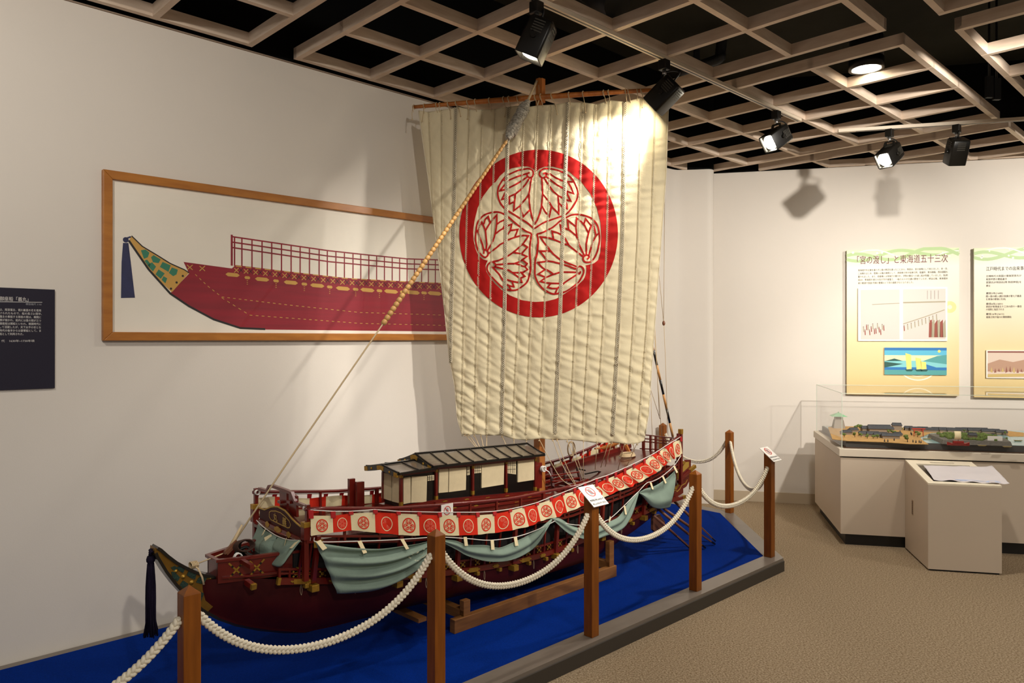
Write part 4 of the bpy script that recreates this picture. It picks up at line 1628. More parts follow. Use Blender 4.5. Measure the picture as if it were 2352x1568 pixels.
C1 = lambda q: (1130 + q[0] * .10204, 370 + q[1] * .10204)
C2 = lambda q: (1225 + q[0] * .10204, 370 + q[1] * .10204)
C3 = lambda q: (1080 + q[0] * .07653, 480 + q[1] * .07653)
C4 = lambda q: (1225 + q[0] * .0829, 480 + q[1] * .0829)
C5 = lambda q: (1100 + q[0] * .07654, 560 + q[1] * .07654)
C6 = lambda q: (1225 + q[0] * .07654, 560 + q[1] * .07654)
ST = [(C1, 1, [(850, 255), (800, 275), (790, 310), (810, 350), (860, 370), (910, 345), (930, 280), (920, 220), (870, 180), (800, 165), (700, 185), (580, 210), (400, 290), (300, 350), (210, 470), (150, 580), (130, 690), (140, 800), (180, 920), (240, 1010), (320, 1090), (400, 1140), (640, 1290), (800, 1390), (950, 1520)]),
      (C1, 0, [(850, 255), (700, 305), (560, 350), (420, 410), (340, 450), (255, 415)]), (C1, 0, [(335, 470), (180, 665), (330, 630)]), (C1, 0, [(322, 660), (225, 860), (322, 830)]),
      (C1, 0, [(800, 350), (700, 420), (560, 510), (390, 595)]), (C1, 0, [(850, 370), (760, 520), (650, 640), (540, 730), (395, 795), (395, 960), (490, 920)]), (C1, 0, [(530, 735), (510, 900), (490, 1115), (640, 1000)]),
      (C1, 0, [(890, 360), (860, 560), (835, 730), (840, 900), (860, 1080), (900, 1250), (955, 1420)]), (C1, 0, [(835, 740), (760, 850), (650, 970), (640, 1000), (660, 1120), (710, 1245), (850, 1100)]),
      (C2, 0, [(25, 1425), (90, 1330), (150, 1170), (180, 1050), (200, 870), (210, 720), (200, 520), (190, 380)]),
      (C2, 1, [(220, 275), (290, 270), (290, 320), (260, 365), (200, 375), (150, 330), (140, 270), (170, 210), (240, 170), (330, 165), (420, 175), (560, 210), (690, 260), (800, 330), (880, 410), (940, 520), (990, 650), (1000, 740), (980, 860), (930, 960), (850, 1080), (740, 1190), (600, 1250), (400, 1320), (220, 1390), (20, 1520)]),
      (C2, 0, [(220, 275), (370, 285), (500, 370), (640, 435), (750, 460), (910, 465)]), (C2, 0, [(790, 490), (850, 590), (905, 730), (740, 670)]), (C2, 0, [(290, 350), (400, 430), (540, 540), (680, 610), (745, 690), (845, 900), (720, 860)]),
      (C2, 0, [(250, 390), (360, 560), (460, 690), (560, 775), (660, 825)]), (C2, 0, [(720, 890), (755, 980), (760, 1065), (660, 1030), (580, 945)]), (C2, 0, [(555, 780), (570, 960), (575, 1185), (430, 1040), (350, 910), (215, 745)]), (C2, 0, [(410, 1030), (360, 1245), (260, 1130), (190, 1000)]),
      (C3, 1, [(1840, 735), (1640, 640), (1480, 520), (1300, 370), (1150, 240), (1040, 165), (900, 100), (780, 85), (640, 100), (480, 150), (380, 210), (270, 330), (210, 440), (180, 640), (160, 860), (175, 1020), (230, 1220), (320, 1360), (400, 1430), (460, 1445), (520, 1400), (540, 1330), (530, 1270), (470, 1220), (420, 1230), (410, 1340)]),
      (C3, 0, [(1840, 735), (1820, 900), (1790, 1160), (1785, 1400), (1795, 1500)]), (C3, 0, [(190, 630), (240, 690), (300, 880), (370, 1060), (410, 1230)]), (C3, 0, [(240, 660), (270, 540), (350, 390), (410, 520), (460, 650)]), (C3, 0, [(410, 450), (450, 310), (540, 220), (595, 400)]),
      (C3, 0, [(460, 645), (480, 860), (500, 1050), (480, 1210)]), (C3, 0, [(465, 640), (530, 520), (600, 410), (800, 170), (800, 420), (770, 640), (730, 820), (680, 960), (600, 1110), (520, 1250)]), (C3, 0, [(810, 450), (900, 380), (1070, 300)]), (C3, 0, [(755, 745), (900, 630), (1050, 550)]),
      (C3, 0, [(1050, 400), (1030, 500), (980, 590)]), (C3, 0, [(1050, 540), (1100, 510), (1250, 450), (1210, 625)]), (C3, 0, [(1120, 770), (1210, 640), (1430, 610), (1350, 830)]),
      (C3, 0, [(1090, 940), (1300, 860), (1500, 800), (1600, 790), (1750, 800), (1690, 900), (1580, 1050), (1400, 1210), (1290, 1300), (1080, 1440), (850, 1540), (620, 1590)]), (C3, 0, [(1580, 1050), (1720, 1140), (1560, 1320)]), (C3, 0, [(550, 1340), (650, 1260), (800, 1150), (900, 1060), (1020, 1000), (1040, 880)]),
      (C5, 1, [(1535, 0), (1530, 200), (1545, 450), (1550, 740), (1520, 920), (1440, 1150), (1250, 1310), (1120, 1380), (960, 1390), (800, 1360), (680, 1280), (520, 1130), (360, 960), (260, 800), (250, 690), (290, 600), (370, 540), (440, 550), (500, 620), (480, 690), (430, 710), (370, 680)]),
      (C5, 0, [(520, 620), (750, 605), (900, 590), (1060, 590), (1180, 550), (1300, 480), (1440, 375), (1280, 300), (1040, 250)]), (C5, 0, [(1320, 490), (1450, 590), (1390, 670)]), (C5, 0, [(1100, 590), (1250, 640), (1390, 690), (1460, 770), (1330, 850), (1200, 860), (1020, 860)]),
      (C5, 0, [(510, 690), (750, 750), (900, 790), (1020, 870), (1150, 970), (1260, 1060), (1290, 1150), (1150, 1150), (960, 1110), (800, 1060)]), (C5, 0, [(1270, 860), (1380, 970), (1240, 1030)]), (C5, 0, [(440, 730), (600, 900), (740, 1110)]), (C5, 0, [(1000, 1130), (1050, 1280), (930, 1260), (800, 1200)]), (C5, 0, [(900, 1270), (960, 1370)]),
      (C4, 1, [(100, 690), (250, 650), (400, 580), (560, 490), (720, 350), (820, 285), (940, 220), (1060, 165), (1200, 145), (1320, 155), (1460, 190), (1600, 250), (1700, 340), (1780, 460), (1820, 620), (1840, 800), (1820, 980), (1780, 1160), (1700, 1340), (1600, 1450), (1520, 1475), (1430, 1460), (1385, 1400), (1390, 1330), (1450, 1280), (1520, 1280), (1550, 1330), (1490, 1390)]),
      (C4, 0, [(100, 690), (130, 800), (140, 920), (125, 1100), (105, 1250), (80, 1350)]), (C4, 0, [(770, 925), (620, 860), (480, 810), (350, 780), (200, 770), (290, 920), (450, 1120), (560, 1250), (760, 1410), (900, 1470), (1060, 1540)]), (C4, 0, [(560, 820), (520, 610), (650, 650), (790, 710), (880, 810), (980, 990), (840, 965)]),
      (C4, 0, [(790, 680), (750, 440), (880, 530), (1000, 580), (1190, 740), (1240, 830)]), (C4, 0, [(980, 580), (950, 300), (1170, 480)]), (C4, 0, [(1210, 780), (1180, 520), (1200, 250), (1330, 350), (1420, 450), (1530, 670)]), (C4, 0, [(1400, 420), (1450, 270), (1600, 460), (1540, 640), (1510, 760), (1470, 960), (1470, 1260)]),
      (C4, 0, [(1610, 460), (1660, 410), (1700, 560), (1740, 740), (1815, 670)]), (C4, 0, [(1740, 740), (1640, 920), (1590, 1110), (1540, 1280)]), (C4, 0, [(1240, 830), (1270, 980), (1340, 1130), (1410, 1280)]), (C4, 0, [(980, 1000), (1200, 1180), (1390, 1320)]), (C4, 0, [(480, 1165), (180, 1160), (300, 1310), (390, 1440)]),
      (C6, 1, [(130, 0), (110, 260), (60, 500), (50, 700), (50, 920), (100, 1080), (180, 1220), (330, 1380), (480, 1460), (620, 1500), (760, 1480), (940, 1440), (1100, 1350), (1300, 1200), (1400, 1090), (1500, 900), (1515, 800), (1480, 710), (1400, 670), (1340, 700), (1310, 790), (1330, 880), (1390, 890), (1420, 820)]),
      (C6, 0, [(900, 520), (1080, 590), (1300, 680)]), (C6, 0, [(410, 520), (140, 555), (220, 660), (350, 770), (150, 905), (370, 1000)]), (C6, 0, [(430, 510), (580, 530), (850, 600), (1100, 680), (1290, 750)]), (C6, 0, [(370, 760), (500, 830), (610, 910), (830, 840), (1280, 850)]),
      (C6, 0, [(600, 910), (370, 1010), (220, 1120), (350, 1160), (550, 1180), (900, 1190), (1010, 1110), (1150, 1020), (1320, 910)]), (C6, 0, [(520, 1190), (430, 1300), (560, 1335), (720, 1335), (830, 1250), (920, 1190)]), (C6, 0, [(720, 1345), (660, 1480)])]
mc = MB()
for tr, sm, pts in ST:
    q = [V((*tr(p), 0)) for p in pts]
    if sm:
        q = smooth(q, 4)
    fine = [q[0]]
    for a, b in zip(q, q[1:]):
        k = max(1, int((b - a).length / 5))
        for i in range(1, k + 1):
            fine.append(a.lerp(b, i / k))
    mc.ribbon([sail_pt(p.x, p.y, .0062) for p in fine], 0.0098, -snr)
mc.build('crest_leaves', M_crest, sail, recalc=False)

# seam lacings
M_lace = mat('seam_lace', '#d8ccb0', 0.9)
M_gap = mat('seam_gap', '#8d7f62', 0.9)
for i, s in enumerate(SEAMS):
    y0 = itp(TOPY, s[0])
    y1 = 1000.0
    ys = []
    y = y0
    while y < y1:
        if seam_x(i, y) <= itp(EL, y) + 0.5:
            break
        ys.append(y)
        y += 2.2
    if s[4]:
        ys2 = ys[::2]
        m = MB()
        m.ribbon([sail_pt(seam_x(i, y), y, .0070) for y in ys2], .014, -snr, 1)
        for ph in (0, 1):
            m.tube([sail_pt(seam_x(i, y) + 2.6 * (1 if (k + ph) % 2 else -1), y, .0095 + .001 * ph) for k, y in enumerate(ys2)], .0026, 4)
        for sd in (-3.6, 3.6):
            m.tube([sail_pt(seam_x(i, y) + sd, y, .0070) for y in ys[::3]], .0022, 4)
        m.build('open_seam_lacing', [M_lace, M_gap], sail, recalc=False)
    else:
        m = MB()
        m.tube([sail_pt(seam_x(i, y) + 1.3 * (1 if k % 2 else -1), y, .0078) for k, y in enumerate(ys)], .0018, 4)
        m.ribbon([sail_pt(seam_x(i, y) - 2.2, y, .0070) for y in ys[::2]], .0030, -snr, 1)  # slightly darker line beside the lacing
        m.build('seam_lacing', [M_lace, mat('seam_dark_line', '#c4b48e', .9)], sail, recalc=False)
for E_, y0 in ((ER, 228), (EL, 258)):
    m = MB()
    m.tube([sail_pt(itp(E_, y), y, .003) for y in range(y0, 1004, 12)], .004, 5)
    m.build('edge_rope', M_lace, sail, recalc=False)

# yard and its ties
yl, yr_ = pY(948, 246, 4.786), pY(1512, 206, 4.545)
m = MB()
k = 12
m.tube([yl.lerp(yr_, i / k) + V((0, 0, .006 * math.sin(math.pi * i / k))) for i in range(k + 1)], [.011 + .006 * math.sin(math.pi * i / k) for i in range(k + 1)], 10)
yard = m.build('yard', M_spar, ship)
for x in (951, 976, 1005, 1013, 1033, 1052, 1079, 1097, 1130, 1163, 1175, 1196, 1236, 1249, 1274, 1313, 1345, 1391, 1402, 1440, 1446, 1466, 1474):
    t = (x - 948) / (1512 - 948)
    c = yl.lerp(yr_, t) + V((0, 0, .006 * math.sin(math.pi * t)))
    r = .014 + .006 * math.sin(math.pi * t)
    m = MB()
    dd = (yr_ - yl).normalized()
    m.tube([c + dd * .003 * math.sin(j) + (snr * math.cos(j * math.pi / 5) + V((0, 0, 1)) * math.sin(j * math.pi / 5)) * r for j in range(11)], .0028, 5, caps=False)
    ty = itp(TOPY, x) + 5
    q = sail_pt(x + random.uniform(-3, 3), ty, .004)
    m.tube([c - snr * r, (c - snr * r).lerp(q, .5) + dd * random.uniform(-.006, .006), q], .002, 5)
    if random.random() < .4:
        e = q + V((random.uniform(-.01, .01), -.01, -.05))
        m.tube([c - snr * r, q + V((0, -.012, 0)), e], .0018, 5)
        m.ball(e, .005, 6)
    m.build('yard_tie', M_line, yard)
m = MB()
e = pb(949, 246, ab_of(yl)[1])
m.tube([yl, yl + V((-.005, 0, -.04)), yl + V((-.003, 0, -.075))], .002, 5)
m.ball(yl + V((-.003, 0, -.078)), .006, 6)
m.build('yard_tie', M_line, yard)

# forestay with beads and a rope-wrapped fender
Bf = B0
head, b_top, b_bot, blk = pb(1233, 187, Bf), pb(1162, 326, Bf), pb(880, 743, Bf), pb(526, 1262, Bf)
m = MB()
m.tube([pb(1212, 232, Bf), pb(1233, 186, Bf)], .008, 7)
m.tube([pb(1172, 312, Bf), b_top, b_bot, pb(660, 1062, Bf), blk], .0042, 7)
m.tube([pb(1238, 195, Bf + .01), pb(1240, 222, Bf + .02), pb(1234, 245, Bf + .02)], .004, 6)
stay = m.build('forestay', M_line, ship)
nb_ = 47
bp, bq = pY(1163, 324, b_top.y), pY(879, 745, b_bot.y)
ax = (bp - bq).normalized()
bm = None
for i in range(nb_):
    t = (i + .5) / nb_
    r = .0150 - .0045 * t
    h = (bp - bq).length / nb_ * .5
    m = MB()
    m.lathe(bq.lerp(bp, t), [(r * .45, -h), (r * .85, -h * .8), (r, -h * .2), (r, h * .2), (r * .85, h * .8), (r * .45, h)], 10, ax)
    m.build('bead', mat('bead_wood', '#c99a5a', .5, var=(30, .2)), stay)
m = MB()
q = [pb(x, y, Bf + .005) for x, y in ((1166, 318), (1170, 309), (1186, 278), (1202, 248), (1212, 233))]
q = smooth(q, 8)
tot = len(q)
for j in range(3):
    pts = []
    dirn = (q[-1] - q[0]).normalized()
    s1 = dirn.orthogonal().normalized()
    s2 = dirn.cross(s1)
    N = 420
    for k in range(N):
        t = k / (N - 1)
        c = q[0].lerp(q[-1], t)
        env = .009 + .023 * min(1, math.sin(math.pi * min(max(t, .04), .96)) * 1.9)
        w_ = env * (1 + .30 * noise.noise(V((k * .37, j * 3.1, 0))))
        an = k * .62 + j * 2.1
        pts.append(c + s1 * math.cos(an) * w_ + s2 * math.sin(an) * w_ + dirn * .004 * noise.noise(V((k * .9, j, 5))))
    m.tube(pts, .0040, 5)
m.tube(q, [.004 + .018 * min(1, math.sin(math.pi * min(max(i / (tot - 1), .03), .97)) * 1.9) for i in range(tot)], 8)
m.build('rope_fender', mat('fender_twine', '#cbc4b4', 0.9, var=(70, 0.0), hex2='#7d776b', bump=(300, .8, .004)), stay)
# bow tackle
m = MB()
m.tube([blk, pb(540, 1236, Bf), pb(556, 1205, Bf)], [.010, .008, .004], 7)
m.tube([pb(524, 1266, Bf), pb(500, 1276, Bf), pb(445, 1297, Bf)], .003, 6)
c = pb(444, 1297, Bf)
for k in range(5):
    m.tube([c + ex * (k * .006 - .01) + (ey * math.cos(t) * 1.6 + V((0, 0, 1)) * math.sin(t)) * .013 for t in [i * math.pi / 7 for i in range(15)]], .003, 5, caps=False)
m.tube([c, pb(455, 1306, B0 + .033), pb(464, 1325, B0 + .035), pb(468, 1342, B0 + .036)], .0045, 6)
m.build('bow_lashing', M_line, ship)
m = MB()
p, q = pb(518, 1270, Bf + .01), pb(545, 1243, Bf + .01)
m.beam(p, q, .014, .022, m=0)
m.tube([p - (q - p) * .1, p, q], .008, 6)
m.build('wooden_block', M_oar, ship)

# lines from the foot of the sail to the deck
LN = [((1238, 1010), (1267, 1064), (1290, 1100), (1313, 1116)), ((1269, 1010), (1292, 1068), (1322, 1115)), ((1279, 1010), (1298, 1062), (1323, 1114)), ((1302, 1012), (1341, 1108)), ((1313, 1015), (1344, 1107)), ((1340, 1012), (1340, 1092)), ((1371, 1016), (1367, 1078)),
      ((1398, 1018), (1380, 1073)), ((1406, 1016), (1390, 1071)), ((1422, 1018), (1429, 1044)), ((1435, 1019), (1419, 1080)), ((1454, 1019), (1457, 1036)), ((1464, 1019), (1437, 1076)),
      ((1067, 999), (1096, 1030)), ((1075, 999), (1099, 1030)), ((1089, 1000), (1103, 1029)), ((1104, 1000), (1111, 1028)), ((1118, 1001), (1118, 1027)), ((1152, 1001), (1163, 1023)), ((1180, 1009), (1181, 1020)), ((1209, 1012), (1210, 1019))]
for q in LN:
    s = sail_pt(q[0][0], q[0][1] - 3, .004)
    b_end = B0 + (.24 if q[0][0] > 1230 else .0)
    e = pb(*q[-1], b_end)
    if q[0][0] < 1230:
        e = pb(*q[-1], B0 - .02)
    mid = []
    for j, x in enumerate(q[1:-1]):
        t = (j + 1) / (len(q) - 1)
        mid.append(pY(*x, s.y * (1 - t) + e.y * t))
    m = MB()
    pts = [s] + mid + [e]
    if mid:
        pts = smooth(pts, 5)
    m.tube(pts, .0021, 5)
    kn = pts[0].lerp(pts[-1], .13 if len(pts) < 4 else .1)
    m.ball(s + V((0, -.004, -.012)), .005, 6)
    m.build('rigging_line', M_line, ship)
for q in (((1527, 420), (1524, 738)), ((1510, 590), (1524, 738)), ((1525, 748), (1529, 842), (1534, 1000)), ((1504, 746), (1514.6, 960)), ((1502, 746), (1511, 880), (1520, 1000)), ((1492, 886), (1516, 962)), ((1495, 907), (1499, 1040))):
    m = MB()
    m.tube([pb(x, y, B0 + .05 + (.12 if i == 0 and y > 700 else 0)) for i, (x, y) in enumerate(q)], .0020, 5)
    m.build('rigging_line', M_line, ship)
m = MB()
m.ball(pb(1524.5, 742, B0 + .05), .012, 10, sq=1.6)
m.build('wooden_block', M_oar, ship)
for (x, y) in ((1503, 723), (1493, 886)):
    m = MB()
    m.tube([pb(x, y, B0 + .15), pb(x + 1, y + 20, B0 + .15)], [.006, .004], 6)
    m.build('toggle', M_oar, ship)

# ------------------------------------------------------------ cloths hung on the ship
BT = [713, 764, 805, 861, 914, 962, 1009, 1052, 1096, 1135, 1171, 1203, 1233, 1265, 1292, 1319, 1343, 1369, 1393, 1413, 1434, 1455, 1479, 1497, 1512, 1528, 1545, 1563]
BTy = [1184, 1184, 1179, 1176, 1179, 1181, 1183, 1183, 1183, 1180, 1173, 1164, 1158, 1147, 1135, 1128, 1117, 1111, 1100, 1092, 1083, 1072, 1060, 1045, 1039, 1027, 1015, 1010]
BB = [713, 764, 806, 861, 914, 962, 1010, 1053, 1096, 1135, 1176, 1213, 1240, 1277, 1301, 1332, 1355, 1397, 1420, 1444, 1466, 1489, 1508, 1523, 1533, 1545, 1549, 1566]
BBy = [1230, 1222, 1217, 1222, 1228, 1229, 1229, 1229, 1227, 1223, 1217, 1208, 1196, 1187, 1176, 1163, 1155, 1137, 1126, 1119, 1108, 1095, 1084, 1070, 1062, 1054, 1052, 1041]


def onside(x, y, add):
    w_ = .28
    for _ in range(5):
        p = pb(x, y, B0 + w_ + add)
        w_ = itp(WR, ab_of(p)[0])
    return p


def medallion(mb, fn, ctr, r, asp, mode):
    """round crest: ring, three leaves; fn maps (fx, fy) to the cloth; mode 0 red on cream, 1 pale on red"""
    def P2(x, y, e):
        return fn(ctr[0] + x * r * asp, ctr[1] + y * r, e)
    n = 28
    r0 = .82 if mode == 0 else .88
    a = [mb.vert(P2(r0 * math.cos(2 * math.pi * i / n), r0 * math.sin(2 * math.pi * i / n), .0012)) for i in range(n)]
    b = [mb.vert(P2(math.cos(2 * math.pi * i / n), math.sin(2 * math.pi * i / n), .0012)) for i in range(n)]
    for i in range(n):
        mb.face((a[i], a[(i + 1) % n], b[(i + 1) % n], b[i]), 1 if mode == 0 else 0)
    if mode == 1:
        c0 = mb.vert(P2(0, 0, .001))
        for i in range(n):
            mb.face((c0, a[i], a[(i + 1) % n]), 2)
    for k in range(3):
        t0 = math.radians(-90 + 120 * k)
        ca, sa = math.cos(t0), math.sin(t0)
        for s in (1, -1):
            lob = [(.10, .03), (.30, .05), (.52, .06), (.70, .10), (.73, .24), (.64, .40), (.46, .47), (.30, .42), (.18, .25)]
            q = [P2(x * ca - y * s * sa, x * sa + y * s * ca, .0014) for x, y in lob]
            mb.face([mb.vert(p) for p in q], 1)
            for l0, l1 in (((.62, .12), (.3, .28)), ((.64, .22), (.38, .38))):
                w0 = V((l1[0] - l0[0], l1[1] - l0[1], 0)).normalized()
                nn = V((-w0.y, w0.x, 0)) * .02
                pts = [(l0[0] + nn.x, l0[1] + nn.y), (l1[0] + nn.x, l1[1] + nn.y), (l1[0] - nn.x, l1[1] - nn.y), (l0[0] - nn.x, l0[1] - nn.y)]
                mb.face([mb.vert(P2(x * ca - y * s * sa, x * sa + y * s * ca, .0020)) for x, y in pts], 0 if mode == 0 else 2)


def banner(name, label, tops, bots, outw, cordpts, sgn):
    root = thing(name, tops[len(tops) // 2], label, 'banner', 'crested banners on the ship')
    for i in range(len(tops) - 1):
        t0, t1, b0_, b1_ = tops[i], tops[i + 1], bots[i], bots[i + 1]
        ph = random.uniform(0, 6)
        amp = random.uniform(.002, .009)
        k2 = random.uniform(-1, 1)

        def fn(fx, fy, e=0.0, t0=t0, t1=t1, b0_=b0_, b1_=b1_, ph=ph, amp=amp, k2=k2):
            p = t0.lerp(t1, fx).lerp(b0_.lerp(b1_, fx), fy)
            w_ = amp * math.sin(ph + fx * 5.5 + fy * 2 * k2) * (.3 + fy) * min(1, 6 * fx, 6 * (1 - fx)) + .006 * fy
            return p + outw * (w_ + e)
        mb = MB()
        red = i % 2
        mb.grid(fn, 8, 8, 0)
        hgt = ((b0_ + b1_) / 2 - (t0 + t1) / 2).length
        wid = (t1 - t0).length
        medallion(mb, fn, (.5, .53), .35 if hgt * .35 * 2 < wid * .95 else .33, min(hgt / wid, 1.32), red)
        ms = [M_cream, M_banred, M_banred] if red == 0 else [M_cream, M_banred, M_banlight]
        if red:
            # the cloth itself is the red one
            ms = [M_banred, M_banlight, M_banred]
            mb.mi = [0 if q_ == 0 and idx < 64 else q_ for idx, q_ in enumerate(mb.mi)]
            ms = [M_banred, M_banlight, M_banred, M_cream]
            for idx in range(64, 64 + 28):
                mb.mi[idx] = 3
        mb.build('cloth_panel', ms, root, recalc=False)
    for i, p in enumerate(tops):
        d = (tops[min(i + 1, len(tops) - 1)] - tops[max(i - 1, 0)]).normalized()
        c = cordpts[i]
        mb = MB()
        q = p + (p - c) * .45
        hw = .0115
        mb.hexa([c - d * hw + outw * .006, c + d * hw + outw * .006, q + d * hw + outw * .008, q - d * hw + outw * .008],
                [c - d * hw - outw * .004, c + d * hw - outw * .004, q + d * hw + outw * .0065, q - d * hw + outw * .0065])
        mb.build('hanging_tab', mat('tab_red', '#a81517', .8), root)
    mb = MB()
    mb.tube(cordpts, .0024, 6)
    mb.build('cord', M_cord, root)
    return root


tops = [onside(x, y, .014) for x, y in zip(BT, BTy)]
bots = [onside(x, y, .018) for x, y in zip(BB, BBy)]
CORD = [(707, 1170), (730, 1173), (764, 1174), (805, 1174), (861, 1170), (914, 1174), (1009, 1176), (1096, 1176), (1135, 1174), (1166, 1170), (1203, 1162), (1233, 1154), (1265, 1141), (1292, 1131), (1319, 1120), (1343, 1110), (1370, 1099), (1393, 1092), (1413, 1084), (1435, 1074), (1455, 1065), (1479, 1053), (1497, 1044), (1512, 1035), (1530, 1023), (1545, 1014), (1563, 1003)]
cords = [onside(x, itp(CORD, x), .014) for x in BT]
banner('crested_banner', 'long red and cream banner of round crests along the near rail of the ship', tops, bots, ey, cords, 1)
nfar = 29
ft, fb, fcord = [], [], []
for i in range(nfar + 1):
    a = A0 + .01 + (A1 - A0 - .03) * i / nfar
    sg = .006 * math.sin(i * 1.7)
    ft.append(P(a, -(wr(a) + .012), zr(a) - .032 + sg))
    fb.append(P(a, -(wr(a) + .012), zr(a) - .125 + sg))
    fcord.append(P(a, -(wr(a) + .012), zr(a) - .014))
banner('crested_banner', 'red and cream crested banner along the far rail, on the wall side of the ship', ft, fb, -ey, fcord, -1)
m = MB()


def swag(label, top, bot, folds, depth, add, tabs, cord, nu=26, nv=22, plane=None, seed=0.0, name='side_curtain', crest=None):
    mp = plane or (lambda x, y: onside(x, y, add))
    T = smooth([V((x, y, 0)) for x, y in top], 6)
    Bm = smooth([V((x, y, 0)) for x, y in bot], 6)

    def at(L, t):
        ll = [0]
        for a, b in zip(L, L[1:]):
            ll.append(ll[-1] + (b - a).length)
        s = t * ll[-1]
        for k in range(len(L) - 1):
            if s <= ll[k + 1] + 1e-9:
                return L[k].lerp(L[k + 1], (s - ll[k]) / (ll[k + 1] - ll[k] + 1e-9))
        return L[-1]
    outw = ey if plane is None else -ex
    c = mp(*top[0])
    root = thing(name, c, label, 'curtain', 'green curtains on the ship')

    def fn(u, v):
        q = at(T, u).lerp(at(Bm, u), v)
        p = mp(q.x, q.y)
        env = math.sin(math.pi * min(max(u, 0), 1)) ** .6 * .8 + .2
        f = depth * env * (.5 + .5 * math.sin(2 * math.pi * (v * folds + .3 * u + seed)) + .18 * noise.noise(V((u * 4, v * 5, seed * 10))))
        f += depth * .8 * math.sin(math.pi * v) * env
        return p + outw * f
    mb = MB()
    mb.grid(fn, nu, nv)
    mb.build('cloth', M_teal, root, solid=.0015, recalc=False)
    if cord:
        mb = MB()
        mb.tube(smooth([mp(x, y) + outw * .004 for x, y in cord], 4), .0024, 6)
        mb.build('cord', M_cord, root)
    for (x0, y0, x1, y1, wd) in tabs:
        mb = MB()
        p, q = mp(x0, y0) + outw * .008, mp(x1, y1) + outw * (.012 + depth * .9)
        mb.beam(p, q, wd, .0015, up=outw)
        mb.build('hanging_tab', M_cream, root)
    if crest:
        mb = MB()
        u0, v0, du, dv = crest
        n = 26
        for r0, r1 in ((.86, 1.0),):
            a = [mb.vert(fn(u0 + du * r0 * math.cos(2 * math.pi * i / n), v0 + dv * r0 * math.sin(2 * math.pi * i / n)) + outw * .002) for i in range(n)]
            b = [mb.vert(fn(u0 + du * r1 * math.cos(2 * math.pi * i / n), v0 + dv * r1 * math.sin(2 * math.pi * i / n)) + outw * .002) for i in range(n)]
            for i in range(n):
                mb.face((a[i], a[(i + 1) % n], b[(i + 1) % n], b[i]))
        for k in range(3):
            t0 = math.radians(90 + 120 * k)
            for s in (.35, .6):
                q = [fn(u0 + du * s * math.cos(t0 + x), v0 + dv * s * math.sin(t0 + x)) + outw * .002 for x in (-.7, -.35, 0, .35, .7)]
                mb.ribbon(q, .005, outw)
        mb.build('crest', mat('curtain_crest', '#b9bda2', .85), root, recalc=False)
    return root


swag('green curtain swag nearest the bow, hanging in a pointed fold over the hull', [(722, 1243), (733, 1246), (800, 1254), (860, 1256), (920, 1250), (970, 1243), (1004, 1235)],
     [(773, 1362), (800, 1361), (860, 1354), (920, 1330), (960, 1300), (985, 1265), (1006, 1237)], 3.4, .042, .024, [(729, 1241, 733, 1256, .022), (823, 1241, 825, 1265, .02), (921, 1237, 922, 1256, .018), (1003, 1230, 1003, 1240, .02)],
     [(720, 1241), (735, 1244), (830, 1242), (920, 1238), (1003, 1232)], nu=34, nv=44, seed=.1, crest=(.78, .42, .11, .26))
swag('green curtain swag drooping in the middle, right of the front barrier post', [(1006, 1237), (1046, 1241), (1070, 1250), (1116, 1251), (1144, 1257), (1175, 1246), (1208, 1231), (1239, 1213), (1266, 1191)],
     [(1006, 1240), (1046, 1261), (1070, 1275), (1107, 1286.5), (1138, 1289), (1170, 1285), (1202, 1272), (1231, 1250), (1254, 1215), (1268, 1193)], 1.6, .014, .03,
     [(1066, 1232, 1064, 1251, .022), (1128, 1239, 1125, 1260, .024), (1181, 1232, 1180, 1251, .024)], [(1003, 1232), (1070, 1236), (1125, 1240), (1185, 1232), (1235, 1215), (1275, 1195)], nu=34, nv=30, seed=.35)
swag('green curtain swag passing behind the barrier post with the middle notice card', [(1268, 1190), (1286, 1190), (1316, 1208), (1352, 1214), (1387, 1202), (1415, 1190), (1428, 1177), (1443, 1153), (1465, 1129)],
     [(1270, 1194), (1301, 1223), (1329, 1235), (1360, 1239), (1387, 1230), (1407, 1223.5), (1432, 1209.5), (1451, 1178), (1466, 1133)], 1.6, .013, .03,
     [(1400, 1187, 1392, 1196, .02), (1432, 1161, 1431, 1180, .018)], [(1275, 1195), (1320, 1205), (1370, 1202), (1400, 1190), (1430, 1163), (1455, 1138), (1466, 1128)], nu=34, nv=26, seed=.6)
swag('pale green curtain swag at the stern end of the ship', [(1466, 1130), (1479, 1121), (1496, 1116), (1519, 1103), (1535, 1092), (1549, 1080)],
     [(1467, 1132), (1475, 1140), (1485, 1152), (1496, 1163), (1513, 1168), (1530, 1166), (1541, 1159), (1550, 1100)], 1.3, .02, .03,
     [(1492, 1107, 1491, 1122, .02), (1520, 1093, 1521, 1108, .018), (1546, 1070, 1547, 1084, .02)], [(1466, 1128), (1484, 1109), (1500, 1104), (1520, 1093), (1547, 1069), (1563, 1046)], nu=30, nv=26, seed=.2)
bowp = lambda x, y: pa(x, y, AN - .012 - .06 * min(max((y - 1240) / 55, 0), 1))
swag('dark green curtain swag under the name board, left half', [(594, 1201), (604, 1212), (616, 1221), (637, 1231)], [(578, 1263), (588, 1273), (602, 1281), (616, 1279), (630, 1271), (638, 1244)], 1.3, .02, 0,
     [(613, 1214, 616, 1226, .018), (628, 1230, 622, 1236, .02)], [(591, 1194), (604, 1207), (620, 1219), (640, 1231), (665, 1239), (690, 1240)], nu=22, nv=22, plane=bowp, seed=.5)
